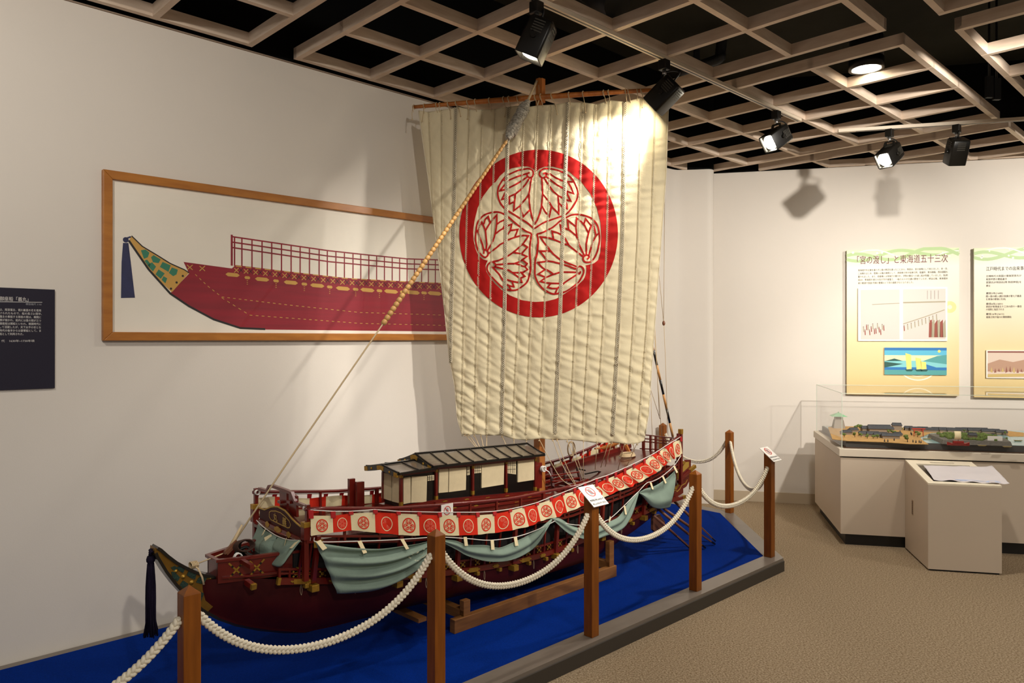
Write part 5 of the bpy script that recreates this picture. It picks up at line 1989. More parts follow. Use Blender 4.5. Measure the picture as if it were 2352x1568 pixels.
swag('dark green curtain swag under the name board, right half beside the corner post', [(638, 1232), (655, 1238), (672, 1240), (691, 1239)], [(630, 1266), (620, 1286), (644, 1299), (656, 1296), (670, 1276), (682, 1256), (692, 1241)], 1.4, .018, 0,
     [(661, 1238, 667, 1250, .018), (688, 1240, 681, 1256, .022)], None, nu=22, nv=22, plane=bowp, seed=.8)

# ------------------------------------------------------------ tassel, anchor, cradle, rail sign
M_tas = mat('tassel_purple', '#1a1226', 0.85, var=(120, 0.4), spec=0.15)
tc = pb(347, 1262, B0)
root = thing('tassel', tc, 'long dark purple tassel hanging from the tip of the bow', 'tassel')
m = MB()
for k in range(3):
    m.tube([pb(357 - k * 3, 1263 + k * 2, B0 + (k - 1) * .02), pb(350 - k * 2, 1258 + k * 4, B0 + (k - 1) * .025), pb(344, 1263 + k * 5, B0 + (k - 1) * .012), pb(349, 1275, B0)], .006, 6)
m.build('knot', M_tas, root)
px = 3.1 / F
z0 = pb(346, 1273, B0).z
ctr = V((pb(346, 1290, B0).x, pb(346, 1290, B0).y, 0))
m = MB()
m.lathe(ctr, [(.003, z0), (.013, z0 - .006), (.017, z0 - .018), (.0165, z0 - .028), (.011, z0 - .036), (.0125, z0 - .04)], 16)
m.build('knob', M_tas, root)
m = MB()
zb_ = pb(346, 1455, B0).z
for i in range(90):
    an, rr_ = random.uniform(0, 6.28), math.sqrt(random.random())
    d = V((math.cos(an), math.sin(an), 0))
    k = []
    wob = random.uniform(-.003, .003)
    for j in range(7):
        t = j / 6
        r = rr_ * (.0125 + .012 * t + (.008 * max(0, t - .85) / .15))
        k.append(ctr + d * r + V((wob * math.sin(t * 5), 0, z0 - .036 + (zb_ + random.uniform(-.012, .012) - z0 + .036) * t)))
    m.tube(k, .0021, 4)
m.lathe(ctr, [(.011, z0 - .036), (.017, z0 - .15), (.021, zb_ + .03)], 12)
m.build('skirt', M_tas, root)

ac = pb(580, 1290, B0 + .02)
M_iron = mat('black_iron', '#14120f', .5, .4)
M_brown = mat('brown_hemp', '#3f261a', .8)
root = thing('anchor', ac, 'black iron grapnel anchor with brown rope lying on the foredeck at the bow', 'anchor')
m = MB()
m.tube([pb(604, 1296, B0 + .04), pb(575, 1277, B0 + .02), pb(545, 1262, B0)], .013, 9)
m.build('shank', M_iron, root)
for q in (((548, 1262), (552, 1246), (562, 1240), (575, 1240)), ((545, 1262), (540, 1275), (536, 1290), (534, 1296)), ((550, 1262), (566, 1256), (576, 1262), (580, 1268)), ((548, 1264), (556, 1278), (560, 1290), (558, 1298))):
    m = MB()
    m.tube(smooth([pb(x, y, B0 + .02 + .01 * i) for i, (x, y) in enumerate(q)], 5), [.009 - .006 * i / 15 for i in range(16)], 7)
    m.build('fluke', M_iron, root)
m = MB()
for k in range(6):
    c = pb(556 + k * .8, 1254 + k * 1.2, B0 + .03)
    m.tube([c + ex * (math.cos(t) * .035) + V((0, 0, 1)) * (math.sin(t) * .026 + .004 * k) + ey * (k * .005 + .01 * math.cos(t)) for t in [i * math.pi / 8 for i in range(17)]], .0032, 5, caps=False)
m.tube(smooth([pb(560, 1262, B0 + .04), pb(570, 1275, B0 + .05), pb(592, 1284, B0 + .06), pb(602, 1292, B0 + .05)], 5), .005, 6)
m.build('rope', M_brown, root)
m = MB()
c = pb(545, 1281, B0 + .05)
for k in range(3):
    m.tube([c + ex * (math.cos(t) * .018) + V((0, 0, 1)) * (math.sin(t) * .022) + ey * k * .006 for t in [i * math.pi / 7 for i in range(15)]], .003, 5, caps=False)
m.build('white_lashing', M_cord, root)

M_crad = mat('cradle_pine', '#8a5a2a', 0.55, var=(7, 0.0), hex2='#774a20', stretch=(.8, .8, 9))
root = thing('ship_cradle', AB(3.1, B0, PT), 'plain wooden cradle standing on the blue carpet under the hull', 'stand')
ca0, ca1 = ab_of(pz(1062, 1448, PT))[0], ab_of(pz(1412, 1325, PT))[0]
for b in (-2.96, -3.52):
    m = MB()
    m.beam(AB(ca0 - .06, b, PT + .036), AB(ca1 + .02, b, PT + .036), .04, .07)
    m.build('long_rail', M_crad, root, bev=.002)
for a in (ca0 + .03, ca1 - .02):
    for b in (-2.965, -3.515):
        m = MB()
        m.beam(AB(a, b, PT + .07), AB(a, b, KZ + (.03 if a < 3 else .11)), .035, .045, up=ex)
        m.build('upright', M_crad, root, bev=.002)
    m = MB()
    m.beam(AB(a, -2.95, KZ - .045), AB(a, -3.53, KZ - .045), .045, .05)
    m.build('cross_piece', M_crad, root, bev=.002)
m = MB()
m.beam(AB(ca0 - .22, -3.0, PT + .10), AB(ca0 - .22, -3.5, PT + .10), .05, .02)
m.build('cross_piece', M_crad, root)

c = onside(1027, 1172, .010)
X, Y, N = ex, V((0, 0, 1)), ey
root = thing('notice_card', c, 'small white no-touching card with a red slashed ring on the near rail', 'sign')
m = MB()
w_ = abs(ab_of(onside(1041, 1172, .010))[0] - ab_of(onside(1013, 1172, .010))[0])
h_ = onside(1027, 1158, .01).z - onside(1027, 1187, .01).z
m.box(c, (w_, .0016, h_), X, N, Y)
m.box(c + Y * (h_ / 2) - N * .006, (w_, .014, .0016), X, N, Y)
m.build('card', M_card, root)
m = MB()
prohibit(m, c + N * .001 - Y * .0, min(w_, h_) * .36, X, Y, N)
m.build('symbol', [M_redp, M_grey], root)
# ------------------------------------------------------------ framed picture and plaque on the left wall
M_frame = mat('frame_wood', '#b3742f', 0.4, var=(5, 0.0), hex2='#9c5f22', stretch=(1, 1, 5), spec=0.4)
M_paper = mat('picture_paper', '#ece4d4', 0.7, var=(3, .04))
M_pred = mat('paint_red', '#930b22', 0.6, var=(4, 0.0), hex2='#7b081b', stretch=(.4, .4, 6))
M_pgold = mat('paint_gold', '#c89a48', 0.6)
M_pblk = mat('paint_black', '#17120f', 0.6)
M_pgrn = mat('paint_green', '#2f7a5c', 0.6)
M_pnavy = mat('paint_navy', '#262a55', 0.6, var=(30, .3))
FB_ = WB + 0.004
fa0, fa1, fz0, fz1 = 1.134, 5.25, 1.594, 2.452
fw_ = .044
root = thing('framed_picture', AB((fa0 + fa1) / 2, WB + .02, fz0), 'long wood-framed picture of a red galley behind glass on the left wall', 'picture')
m = MB()
rect = [(fa0, fz0), (fa1, fz0), (fa1, fz1), (fa0, fz1)]
inn = [(fa0 + fw_, fz0 + fw_), (fa1 - fw_, fz0 + fw_), (fa1 - fw_, fz1 - fw_), (fa0 + fw_, fz1 - fw_)]
for i in range(4):
    j = (i + 1) % 4
    q = [rect[i], rect[j], inn[j], inn[i]]
    m.prism([AB(a, FB_, z) for a, z in q], [AB(a, WB + .036, z) for a, z in q])
m.build('frame', M_frame, root, bev=.003)
m = MB()
m.abox(fa0 + fw_ * .6, fa1 - fw_ * .6, FB_, WB + .014, fz0 + fw_ * .6, fz1 - fw_ * .6)
paper = m.build('backing_paper', M_paper, root)
PBL = WB + .0142
Z7 = lambda x, y, e=0.0: pb(220 + x * .357, 380 + y * .357, PBL + e)
hull = [(565, 620), (875, 662), (900, 640), (1250, 682), (1600, 722), (1900, 740), (2240, 755), (2700, 752), (3000, 730), (3230, 700), (3200, 880), (3050, 1000), (2800, 1062), (2240, 1068), (1090, 1055), (930, 1040), (760, 985), (600, 900), (480, 820), (600, 695)]
m = MB()
m.poly([Z7(x, y) for x, y in hull])
m.build('painted_hull', M_pred, root, recalc=False)
plate = [(230, 452), (300, 520), (400, 580), (480, 630), (570, 670), (600, 690), (490, 815), (420, 750), (340, 660), (215, 480)]
m = MB()
m.poly([Z7(x, y, .0004) for x, y in plate])
for q in ([(290, 545), (320, 540), (345, 560), (335, 590), (310, 600)], [(355, 590), (372, 576), (418, 604), (404, 628), (368, 622)], [(312, 612), (330, 605), (352, 632), (345, 656)], [(330, 640), (362, 622), (388, 650), (368, 682)],
          [(412, 652), (430, 620), (482, 642), (468, 684)], [(384, 700), (404, 668), (444, 694), (418, 728)], [(470, 690), (490, 655), (528, 670), (520, 700), (498, 712)], [(424, 735), (436, 712), (460, 725), (448, 758)]):
    m.poly([Z7(x, y, .0008) for x, y in q], 1)
m.ribbon([Z7(x, y, .001) for x, y in plate[:6]], .006, ey, 2)
m.ribbon([Z7(x, y, .001) for x, y in ((212, 482), (340, 668), (480, 824), (600, 905), (760, 990), (930, 1045), (1090, 1052))], .011, ey, 2)
for x, y in ((560, 710), (520, 752), (484, 792)):
    ringmesh(m, Z7(x, y, .001), 0, .006, ex, V((0, 0, 1)), 12, 2)
m.build('painted_bow', [M_pgold, M_pgrn, M_pblk], root, recalc=False)
m = MB()
ringmesh(m, Z7(193, 478, .0012), 0, .014, ex, V((0, 0, 1)), 16)
m.poly([Z7(x, y, .0012) for x, y in ((175, 498), (210, 498), (225, 620), (252, 850), (162, 852), (166, 620))])
m.ribbon([Z7(x, y, .0012) for x, y in ((193, 470), (226, 458))], .008, ey)
m.build('painted_tassel', M_pnavy, root, recalc=False)
m = MB()
rt = [(875, 457), (1250, 512), (1500, 548), (1750, 575), (2000, 600), (2240, 608), (2700, 600), (3100, 570)]
r2 = [(875, 492), (1250, 547), (1500, 583), (1750, 608), (2000, 632), (2240, 640), (2700, 632), (3100, 602)]
r3 = [(875, 527), (1250, 582), (1500, 618), (1750, 642), (2000, 664), (2240, 671), (2700, 664), (3100, 634)]
bandt = [(875, 640), (1250, 682), (1600, 722), (1900, 740), (2240, 755), (2700, 752), (3230, 700)]
for L in (rt, r2, r3):
    m.ribbon([Z7(x, y, .0006) for x, y in L], .008, ey)
for x in (875, 893, 940, 1005, 1070, 1132, 1195, 1257, 1315, 1375, 1437, 1490, 1545, 1600, 1655, 1705, 1757, 1807, 1857, 1907, 1955, 2003, 2050, 2097, 2140, 2185, 2230, 2280, 2330, 2380, 2430):
    m.ribbon([Z7(x, itp(rt, x) - 12 * (x == 875), .0007), Z7(x, itp(bandt, x) + 4, .0007)], .008 if x != 875 else .012, ey)
m.build('painted_railing', M_pred, root, recalc=False)
m = MB()
x = 905
k = 0
while x < 2330:
    y = itp(bandt, x) + 30
    for s in (1, -1):
        m.ribbon([Z7(x - 14, y - 14 * s, .001), Z7(x + 14, y + 14 * s, .001)], .0045, ey, 0)
        m.ribbon([Z7(x + 16, y - 16 * s, .001), Z7(x + 42, y - 16 * s + 30 * s, .001)], .003, ey, 1)
    m.ribbon([Z7(x - 4, itp(bandt, x) + 3, .001), Z7(x + 34, itp(bandt, x + 34) + 3, .001)], .006, ey, 0)
    x += 62
    k += 1
for k, c in enumerate((880, 975, 1070, 1160, 1255, 1342, 1425, 1505, 1590, 1672, 1748, 1825, 1900, 1975, 2040, 2112, 2180, 2250, 2310)):
    hw, hh = (46, 12) if k % 2 == 0 else (19, 9)
    y2 = itp(bandt, c) + (70 if k else 62)
    m.poly([Z7(c + u * hw, y2 + v * hh + u * hw * .09, .001) for u, v in ((-1, 0), (-.8, -.6), (-.65, -1), (.65, -1), (.8, -.6), (1, 0), (.8, .6), (.65, 1), (-.65, 1), (-.8, .6))], 0)
    if k % 2:
        for d in (26, 38, 50):
            m.ribbon([Z7(c - 4, y2 + d - 8, .001), Z7(c + 4, y2 + d - 8, .001)], .003, ey, 0)
for L in ([(640, 700), (720, 775), (810, 845), (1250, 898), (1700, 945), (2240, 962), (2700, 955)], [(810, 850), (990, 962), (1300, 985), (1700, 1015), (2240, 1028), (2700, 1020)]):
    q = [V((x, y, 0)) for x, y in L]
    for a, b in zip(q, q[1:]):
        n = int((b - a).length / 36)
        for i in range(n):
            p, r = a.lerp(b, i / n), a.lerp(b, (i + .45) / n)
            m.ribbon([Z7(p.x, p.y, .001), Z7(r.x, r.y, .001)], .0035, ey, 0)
for x, y in ((605, 655), (685, 662)):
    for s in (1, -1):
        m.ribbon([Z7(x - 18, y - 16 * s, .001), Z7(x + 18, y + 16 * s, .001)], .0045, ey, 0)
m.build('painted_fittings', [M_pgold, M_pblk], root, recalc=False)
G_pic = glass('picture_glass', base=0.02)
m = MB()
m.poly([AB(a, WB + .026, z) for a, z in inn])
m.build('glass_pane', G_pic, root, recalc=False)

M_plq = mat('plaque_navy', '#211d2b', 0.6, spec=.25)
M_white = mat('print_white', '#d6d2cc', 0.6)
pr_t, pr_b = pb(126, 665, WB + .012), pb(126, 891, WB + .012)
ar = ab_of(pr_t)[0]
root = thing('wall_plaque', AB(ar - .2, WB, pr_b.z), 'dark navy text plaque on the wall at the left edge', 'plaque')
m = MB()
m.abox(ar - .46, ar, WB + .002, WB + .012, pr_b.z, pr_t.z)
m.build('plate', M_plq, root)
PP = lambda x, y: pb(x, y, WB + .0122)
ux = (PP(90, 720) - PP(0, 720)).normalized()
ux = V((SN, CS, 0))
uz = V((0, 0, 1))
wpx = lambda x0, x1, y: (PP(x1, y) - PP(x0, y)).length
lettering('御座船「義丸」', .022, PP(-1, 689.5), ux, uz, M_white, root, fitw=wpx(-1, 65, 689))
m = MB()
m.ribbon([PP(-60, 692), PP(97, 694)], .0022, ey)
m.build('rule', M_white, root, recalc=False)
lettering('模型縮尺 1/10', .011, PP(59, 700), ux, uz, M_grey, root, fitw=wpx(59, 95, 700))
for y, t, x1 in ((713, 'は、尾張藩主、徳川義直の名を使用', 94), (721, 'けられたもので、船の長さ21間半、', 96), (729, '藩主の乗船する御座の間は、欄間に', 94), (737, '様が描かれ、船内には畳の間が三つ', 94),
                 (745, '御座船は関船といわれ、戦国時代に', 94), (753, 'して活躍したが、天下太平の世とな', 94), (761, '時代の後半からは豪華船として、ま', 94), (769, '船として利用された。', 54)):
    lettering(t, .0125, PP(-1, y), ux, uz, M_white, root, fitw=wpx(-1, x1, y))
lettering('代    1630年~1730年頃', .0125, PP(3, 785), ux, uz, M_white, root, fitw=wpx(3, 79, 785))

# ------------------------------------------------------------ information panels on the right wall
def pw(x, y, off):
    u = (x - CX) / F
    o = W0 + WN * off
    t = o.dot(WN) / (WN.x * u + WN.y)
    return pY(x, y, t)


def ramp_mat(name, stops, z0, z1):
    """printed vertical colour blend"""
    mm = bpy.data.materials.new(name)
    mm.use_nodes = True
    nt = mm.node_tree
    n = nt.nodes
    b = n['Principled BSDF']
    b.inputs['Roughness'].default_value = .45
    tc = n.new('ShaderNodeTexCoord')
    sp = n.new('ShaderNodeSeparateXYZ')
    mr = n.new('ShaderNodeMapRange')
    mr.inputs[1].default_value = z0
    mr.inputs[2].default_value = z1
    r = n.new('ShaderNodeValToRGB')
    nt.links.new(tc.outputs['Object'], sp.inputs[0])
    nt.links.new(sp.outputs[2], mr.inputs[0])
    nt.links.new(mr.outputs[0], r.inputs[0])
    e = r.color_ramp.elements
    e[0].position, e[0].color = stops[0][0], lin(stops[0][1])
    e[1].position, e[1].color = stops[-1][0], lin(stops[-1][1])
    for p, c in stops[1:-1]:
        x = e.new(p)
        x.color = lin(c)
    nt.links.new(r.outputs[0], b.inputs['Base Color'])
    return mm


M_title = mat('print_maroon', '#6e2136', .6)
M_txt = mat('print_text', '#4a4038', .6)
M_wave = mat('print_wave', '#a9c386', .5)
M_wave2 = mat('print_pale', '#f3efd6', .5)
M_orng = mat('print_orange', '#efd08c', .5)
M_bdk = mat('board_edge', '#8a8378', .6)


def info_board(label, px0, px1, ytop, ybot):
    off = .036
    tl = pw(px0, ytop, off)
    wd = (pw(px1, ytop, off) - tl).dot(WD)
    zt_, zb_ = tl.z, pw(px0, ybot, off).z
    o = V((tl.x, tl.y, 0))
    root = thing('information_board', o + WD * wd / 2 + V((0, 0, zb_)) - WN * off, label, 'panel', 'information panels')
    base = ORG[root.name]
    c = o + WD * wd / 2 - WN * .012
    m = MB()
    m.box(V((c.x, c.y, (zt_ + zb_) / 2)), (wd, .022, zt_ - zb_), WD, WN, uz)
    board = m.build('board', ramp_mat('panel_print', [(0, '#d9bd80'), (.35, '#e2cf9e'), (.68, '#e6ddc6'), (.88, '#e4e2d0'), (1, '#c9d6a8')], 0, zt_ - zb_), root)
    m = MB()
    m.box(V((c.x, c.y, (zt_ + zb_) / 2)) - WN * .016, (wd * .96, .012, (zt_ - zb_) * .98), WD, WN, uz)
    m.build('mount', M_bdk, root)

    def at(x, y, e=.0006):         # x metres from left, y metres down from top
        return o + WD * x + uz * (zt_ - y) + WN * (-.001 + e)
    # green wave header with pale dots
    m = MB()
    N = 26
    wv = lambda i, k: .045 + .035 * math.sin(i / N * 9 + k) + .02 * math.sin(i / N * 4 + 2 * k)
    for k, mi in ((0.6, 0), (2.4, 1), (4.0, 0)):
        L = [at(wd * i / N, max(.004, wv(i, k) * (1.0 + .25 * k * .3)), .0003 + .0001 * k) for i in range(N + 1)]
        m.ribbon(L, .030 if mi == 0 else .012, WN, mi)
    for i in range(14):
        ringmesh(m, at(random.uniform(.03, wd - .03), random.uniform(.012, .10), .0014), 0, random.uniform(.006, .013), WD, uz, 12, 1)
    # pale swirl near the foot
    for r0, r1 in ((.150, .162), (.11, .117), (.065, .078)):
        ringmesh(m, at(wd * .64, (zt_ - zb_) * .80, .0008), r0, r1, WD, uz, 36, 1, .85)
    ringmesh(m, at(wd * .92, (zt_ - zb_) * .40, .0008), .02, .055, WD, uz, 20, 2)
    m.build('printed_waves', [M_wave, M_wave2, M_orng], root, recalc=False)
    return root, at, wd, zt_, zb_, off


def picture_board(root, pxa, pya, pxb, pyb, off, draw, name):
    tl, tr, bl = pw(pxa, pya, off + .012), pw(pxb, pya, off + .012), pw(pxa, pyb, off + .012)
    wd, ht = (tr - tl).dot(WD), tl.z - bl.z
    o = V((tl.x, tl.y, 0))
    m = MB()
    c = o + WD * wd / 2 - WN * .005
    m.box(V((c.x, c.y, tl.z - ht / 2)), (wd, .010, ht), WD, WN, uz)
    f = lambda x, y, e=.0005: o + WD * (x * wd) + uz * (tl.z - y * ht) + WN * e
    ms = draw(m, f, wd, ht)
    m.build(name, ms, root)


def draw_shore(m, f, wd, ht):
    """plain pale shore scene: horizon line, a row of small walkers"""
    m.poly([f(.03, .03), f(.47, .03), f(.47, .97), f(.03, .97)], 1)
    m.poly([f(.51, .03), f(.98, .03), f(.98, .97), f(.51, .97)], 1)
    m.ribbon([f(.16, .31, .001), f(.47, .29, .001)], .006, WN, 2)
    m.ribbon([f(.51, .28, .001), f(.98, .27, .001)], .012, WN, 2)
    m.ribbon([f(.51, .68, .001), f(.75, .55, .001), f(.97, .42, .001)], .008, WN, 2)
    for i in range(24):
        t = i / 23
        x = .06 + .41 * t if i < 14 else .52 + .4 * (i - 14) / 10
        y = .74 + .06 * math.sin(i * 1.9) if i < 14 else .72 - .22 * (i - 14) / 10
        m.ribbon([f(x, y, .0012), f(x + .004, y + .09, .0012)], .008, WN, 3 if (i % 3 and i < 15) else 2)
        ringmesh(m, f(x, y - .01, .0014), 0, .004, WD, uz, 8, 4)
    for i in range(6):
        m.poly([f(.80 + .03 * i, .62 + .03 * (i % 3), .0011), f(.83 + .03 * i, .60, .0011), f(.835 + .03 * i, .93, .0011), f(.795 + .03 * i, .93, .0011)], 2 if i % 2 else 3)
    for i in range(4):
        m.ribbon([f(.90 - .04 * i, .06, .0011), f(.90 - .04 * i, .22, .0011)], .0025, WN, 4)
    return [M_card, mat('print_shell', '#d2c6bc', .5), mat('print_olive', '#a39a80', .6), mat('print_russet', '#8e4434', .6), mat('print_umber', '#5a4438', .6)]


def draw_bay(m, f, wd, ht):
    """plain blue and yellow bay: sky bands, hills, sea and pale sails"""
    for y0, y1, k in ((0, .10, 1), (.10, .28, 2), (.28, .48, 3), (.48, .72, 4), (.72, .82, 1), (.82, 1.0, 5)):
        m.poly([f(0, y0), f(1, y0), f(1, y1), f(0, y1)], k)
    m.poly([f(0, .50, .001), f(.16, .40, .001), f(.30, .49, .001)], 6)
    m.poly([f(.62, .49, .001), f(.85, .30, .001), f(1, .26, .001), f(1, .60, .001)], 5)
    m.poly([f(0, .74, .001), f(.30, .60, .001), f(0, .52, .001)], 6)
    m.poly([f(.66, .60, .001), f(.95, .80, .001), f(.66, .80, .001)], 1)
    for x, h in ((.36, .60), (.52, .44), (.60, .30)):
        m.poly([f(x, .80, .0013), f(x - .02, .80 - h, .0013), f(x + .07, .80 - h * .9, .0013), f(x + .08, .78, .0013)], 7)
        m.poly([f(x - .03, .80, .0013), f(x + .11, .80, .0013), f(x + .08, .87, .0013), f(x, .87, .0013)], 6)
    ringmesh(m, f(.88, .13, .0013), 0, .013, WD, uz, 16, 7)
    return [M_card] + [mat('print_bay%d' % i, h, .5) for i, h in enumerate(('#1f6fae', '#57b2cf', '#e8e6b0', '#7fc7c8', '#4f9a98', '#1d5148', '#eed873'))]


def draw_sepia(m, f, wd, ht):
    """plain sepia village field"""
    m.poly([f(.02, .03), f(.98, .03), f(.98, .97), f(.02, .97)], 1)
    m.poly([f(.02, .03, .001), f(.98, .03, .001), f(.98, .09, .001), f(.02, .09, .001)], 2)
    m.poly([f(.02, .48, .001), f(.2, .33, .001), f(.4, .42, .001), f(.62, .31, .001), f(.98, .44, .001), f(.98, .76, .001), f(.02, .76, .001)], 3)
    for i in range(16):
        x = .06 + .056 * i
        m.poly([f(x, .78 + .03 * math.sin(i * 2.1), .0012), f(x + .018, .60 + .05 * math.sin(i), .0012), f(x + .036, .78 + .02 * math.cos(i), .0012)], 2 if i % 3 else 4)
    m.poly([f(.02, .86, .0011), f(.98, .80, .0011), f(.98, .90, .0011), f(.02, .97, .0011)], 4)
    return [M_card, mat('print_sepia0', '#d9c3b0', .5), mat('print_sepia1', '#8f5648', .5), mat('print_sepia2', '#b58e74', .5), mat('print_sepia3', '#c8ac68', .5)]


r1, at1, wd1, zt1_, zb1_, off1 = info_board('tall cream information panel with a maroon title and a blue picture, left of its pair', 1945, 2203, 575, 905)
tx = lambda x, y: pw(x, y, off1)
tw = lambda x0, x1, y: (tx(x1, y) - tx(x0, y)).dot(WD)
lettering('「宮の渡し」と東海道五十三次', .085, tx(1969, 605), WD, uz, M_title, r1, fitw=tw(1969, 2177, 605))
for y, t, x1 in ((622.5, '東海道が名古屋を通らずに南の熱田を通ったことから、熱田は、宮の宿場として栄えました。赤・白、', 2177), (630, '二本陣をはじめ、宿場には藩の機関として、熱田奉行所や船奉行所、船番所、東浜御殿、西浜御殿も', 2177),
                 (637.3, '置かれました。また、船着場には常夜灯が置かれ、伊勢の桑名への渡し船が発着していました。宮(熱', 2177), (644.5, '田)は、東海道を通る大名行列や諸藩士、一般の人々の交通の要地でしたが、明治以後、東海道本', 2177), (652, '線の開通や国道1号線の整備などで宮の面影がなくなりました。', 2098)):
    lettering(t, .021, tx(1971, y), WD, uz, M_txt, r1, fitw=tw(1971, x1, y))
picture_board(r1, 1971, 662, 2176, 783, off1, draw_shore, 'picture_board')
picture_board(r1, 2031.5, 798, 2174.5, 860, off1, draw_bay, 'picture_board')
r2, at2, wd2, zt2_, zb2_, off2 = info_board('tall cream information panel with dated lines of text at the right edge', 2237.5, 2512, 570, 912)
lettering('江戸時代までの出来事', .040, tx(2265, 621), WD, uz, M_txt, r2, fitw=tw(2265, 2351.5, 621))
for y, t, x1 in ((636, '古墳時代大和国の豪族尾張氏が', 2346), (643.3, '尾張平野の開拓着手', 2313), (650.5, '尾張氏が熱田社(現 熱田神宮)を', 2346), (658, '建立', 2275), (675.3, '慶長5年(1600)', 2303), (682.3, '関ヶ原の戦い(徳川家康が第九子義直', 2346), (689, 'を東海の要鎮に任命)', 2310),
                 (699.6, '慶長6年(1601)', 2303), (706, '熱田が東海道五十三次の四十一番目', 2346), (712.4, 'の宿駅に指定される', 2306), (723, '慶長16年(1611)', 2306), (730, '福島正則が堀川の開削開始', 2323)):
    lettering(t, .021, tx(2265, y), WD, uz, M_txt, r2, fitw=tw(2265, x1, y))
picture_board(r2, 2265.5, 804, 2420, 868, off2, draw_sepia, 'picture_board')

# ------------------------------------------------------------ glass display case with the harbour diorama
CO = V((2.561, 5.808, 0))
CXX = V((0.9744, -0.225, 0)).normalized()
CYY = V((0.225, 0.9744, 0)).normalized()
CL, CD = 2.9, 1.17
K = lambda x, y, z: CO + CXX * x + CYY * y + uz * z
M_cab = mat('cabinet_cream', '#c9b8a2', .55, var=(2, .03))
M_rimc = mat('case_rim', '#d8cbb6', .4)
M_plinth = mat('case_plinth', '#16130f', .5)
M_floorb = mat('case_floor', '#4a3423', .4)
root = thing('display_case', K(CL / 2, CD / 2, 0), 'long cream display case with clear glass cover by the right wall', 'display case')


def kbox(mb, x0, x1, y0, y1, z0, z1, mi=0):
    mb.hexa([K(x0, y0, z0), K(x1, y0, z0), K(x1, y1, z0), K(x0, y1, z0)], [K(x0, y0, z1), K(x1, y0, z1), K(x1, y1, z1), K(x0, y1, z1)], mi)


m = MB()
kbox(m, .04, CL, .03, CD - .02, 0, .09)
m.build('plinth', M_plinth, root)
m = MB()
kbox(m, .0, CL, .0, CD, .088, .682)
m.build('cabinet', M_cab, root)
m = MB()
kbox(m, .012, CL, .012, CD, .682, .692)
m.build('shadow_gap', M_plinth, root)
m = MB()
kbox(m, -.012, CL, -.012, CD + .005, .692, .75)
m.build('rim', M_rimc, root, bev=.002)
m = MB()
kbox(m, .03, CL, .03, CD - .01, .75, .757)
m.build('case_floor', M_floorb, root)
G_case = glass('case_glass', base=0.03)
GT = 1.18
for nm, q in (('front', [(.012, .012, .751), (CL, .012, .751), (CL, .012, GT), (.012, .012, GT)]), ('left', [(.012, .012, .751), (.012, CD - .01, .751), (.012, CD - .01, GT), (.012, .012, GT)]),
              ('back', [(.012, CD - .01, .751), (CL, CD - .01, .751), (CL, CD - .01, GT), (.012, CD - .01, GT)]), ('top', [(.012, .012, GT), (CL, .012, GT), (CL, CD - .01, GT), (.012, CD - .01, GT)])):
    m = MB()
    m.poly([K(*p) for p in q])
    m.build('glass_pane', G_case, root, recalc=False)
M_gedge = mat('glass_edge', '#c9d2c0', .2)
for p, q in (((.012, .012, .751), (.012, .012, GT)), ((.012, .012, GT), (CL, .012, GT)), ((.012, .012, GT), (.012, CD - .01, GT)), ((.012, CD - .01, GT), (CL, CD - .01, GT)), ((.012, CD - .01, .751), (.012, CD - .01, GT))):
    m = MB()
    m.beam(K(*p), K(*q), .004, .004, up=CXX if p[:2] == q[:2] else uz)
    m.build('glass_edge', M_gedge, root)

dz = .80
root = thing('harbour_diorama', K(CL / 2, CD / 2, .757), 'miniature harbour town diorama with castle walls and water inside the case', 'diorama')
m = MB()
kbox(m, .05, CL - .02, .055, CD - .07, .757, dz + .004)
m.build('base_tray', mat('tray_grey', '#4d4a46', .5), root)


def kz(x, y, z=dz):
    return pz(x, y, z)


zc = lambda x, y: (1900 + x * .1922, 930 + y * .1922)
m = MB()
kbox(m, .06, CL - .03, .065, CD - .08, dz + .0042, dz + .006)
m.build('water', mat('model_water', '#8fb4b4', .12, var=(20, .12)), root)
m = MB()
land = [(60, 405), (240, 425), (700, 440), (1000, 462), (1210, 465), (1140, 420), (1110, 385), (1240, 330), (1500, 318), (2090, 335), (2180, 372), (2350, 372), (2350, 330), (2100, 300), (1300, 280), (700, 262), (200, 252), (10, 262)]
top = [kz(*zc(x, y), dz + .009) for x, y in land]
m.prism([p - uz * .004 for p in top], top)
m.build('sand_ground', mat('model_sand', '#bd9355', .9, var=(40, .25)), root)
m = MB()
isl = [(1215, 345), (1385, 415), (2195, 440), (2130, 398), (1900, 352), (1500, 335)]
topi = [kz(*zc(x, y), dz + .036) for x, y in isl]
cen = sum(topi, V()) / len(topi)
m.prism([p + (p - cen) * .04 - uz * .031 for p in topi], topi)
m.build('castle_wall', mat('model_stone', '#6f6a60', .9, var=(60, .3), bump=(90, .6, .004)), root)
M_leaf = mat('model_leaf', '#6b7d38', .9, var=(90, .5), bump=(200, .8, .004))
m = MB()
for i in range(170):
    a, b, c = random.random(), random.random(), random.random()
    q = random.choice([(0, 1, 2), (0, 2, 3), (0, 3, 5), (3, 4, 5)])
    s = a + b + c
    p = (topi[q[0]] * a + topi[q[1]] * b + topi[q[2]] * c) / s
    p = p.lerp(cen, .12)
    m.ball(p + uz * .004, random.uniform(.012, .022), 6)
m.build('island_shrubs', M_leaf, root)['kind'] = 'stuff'
M_tile = mat('model_roof', '#45474a', .7, var=(80, .3))
M_hw = mat('model_house', '#8a7a66', .8)


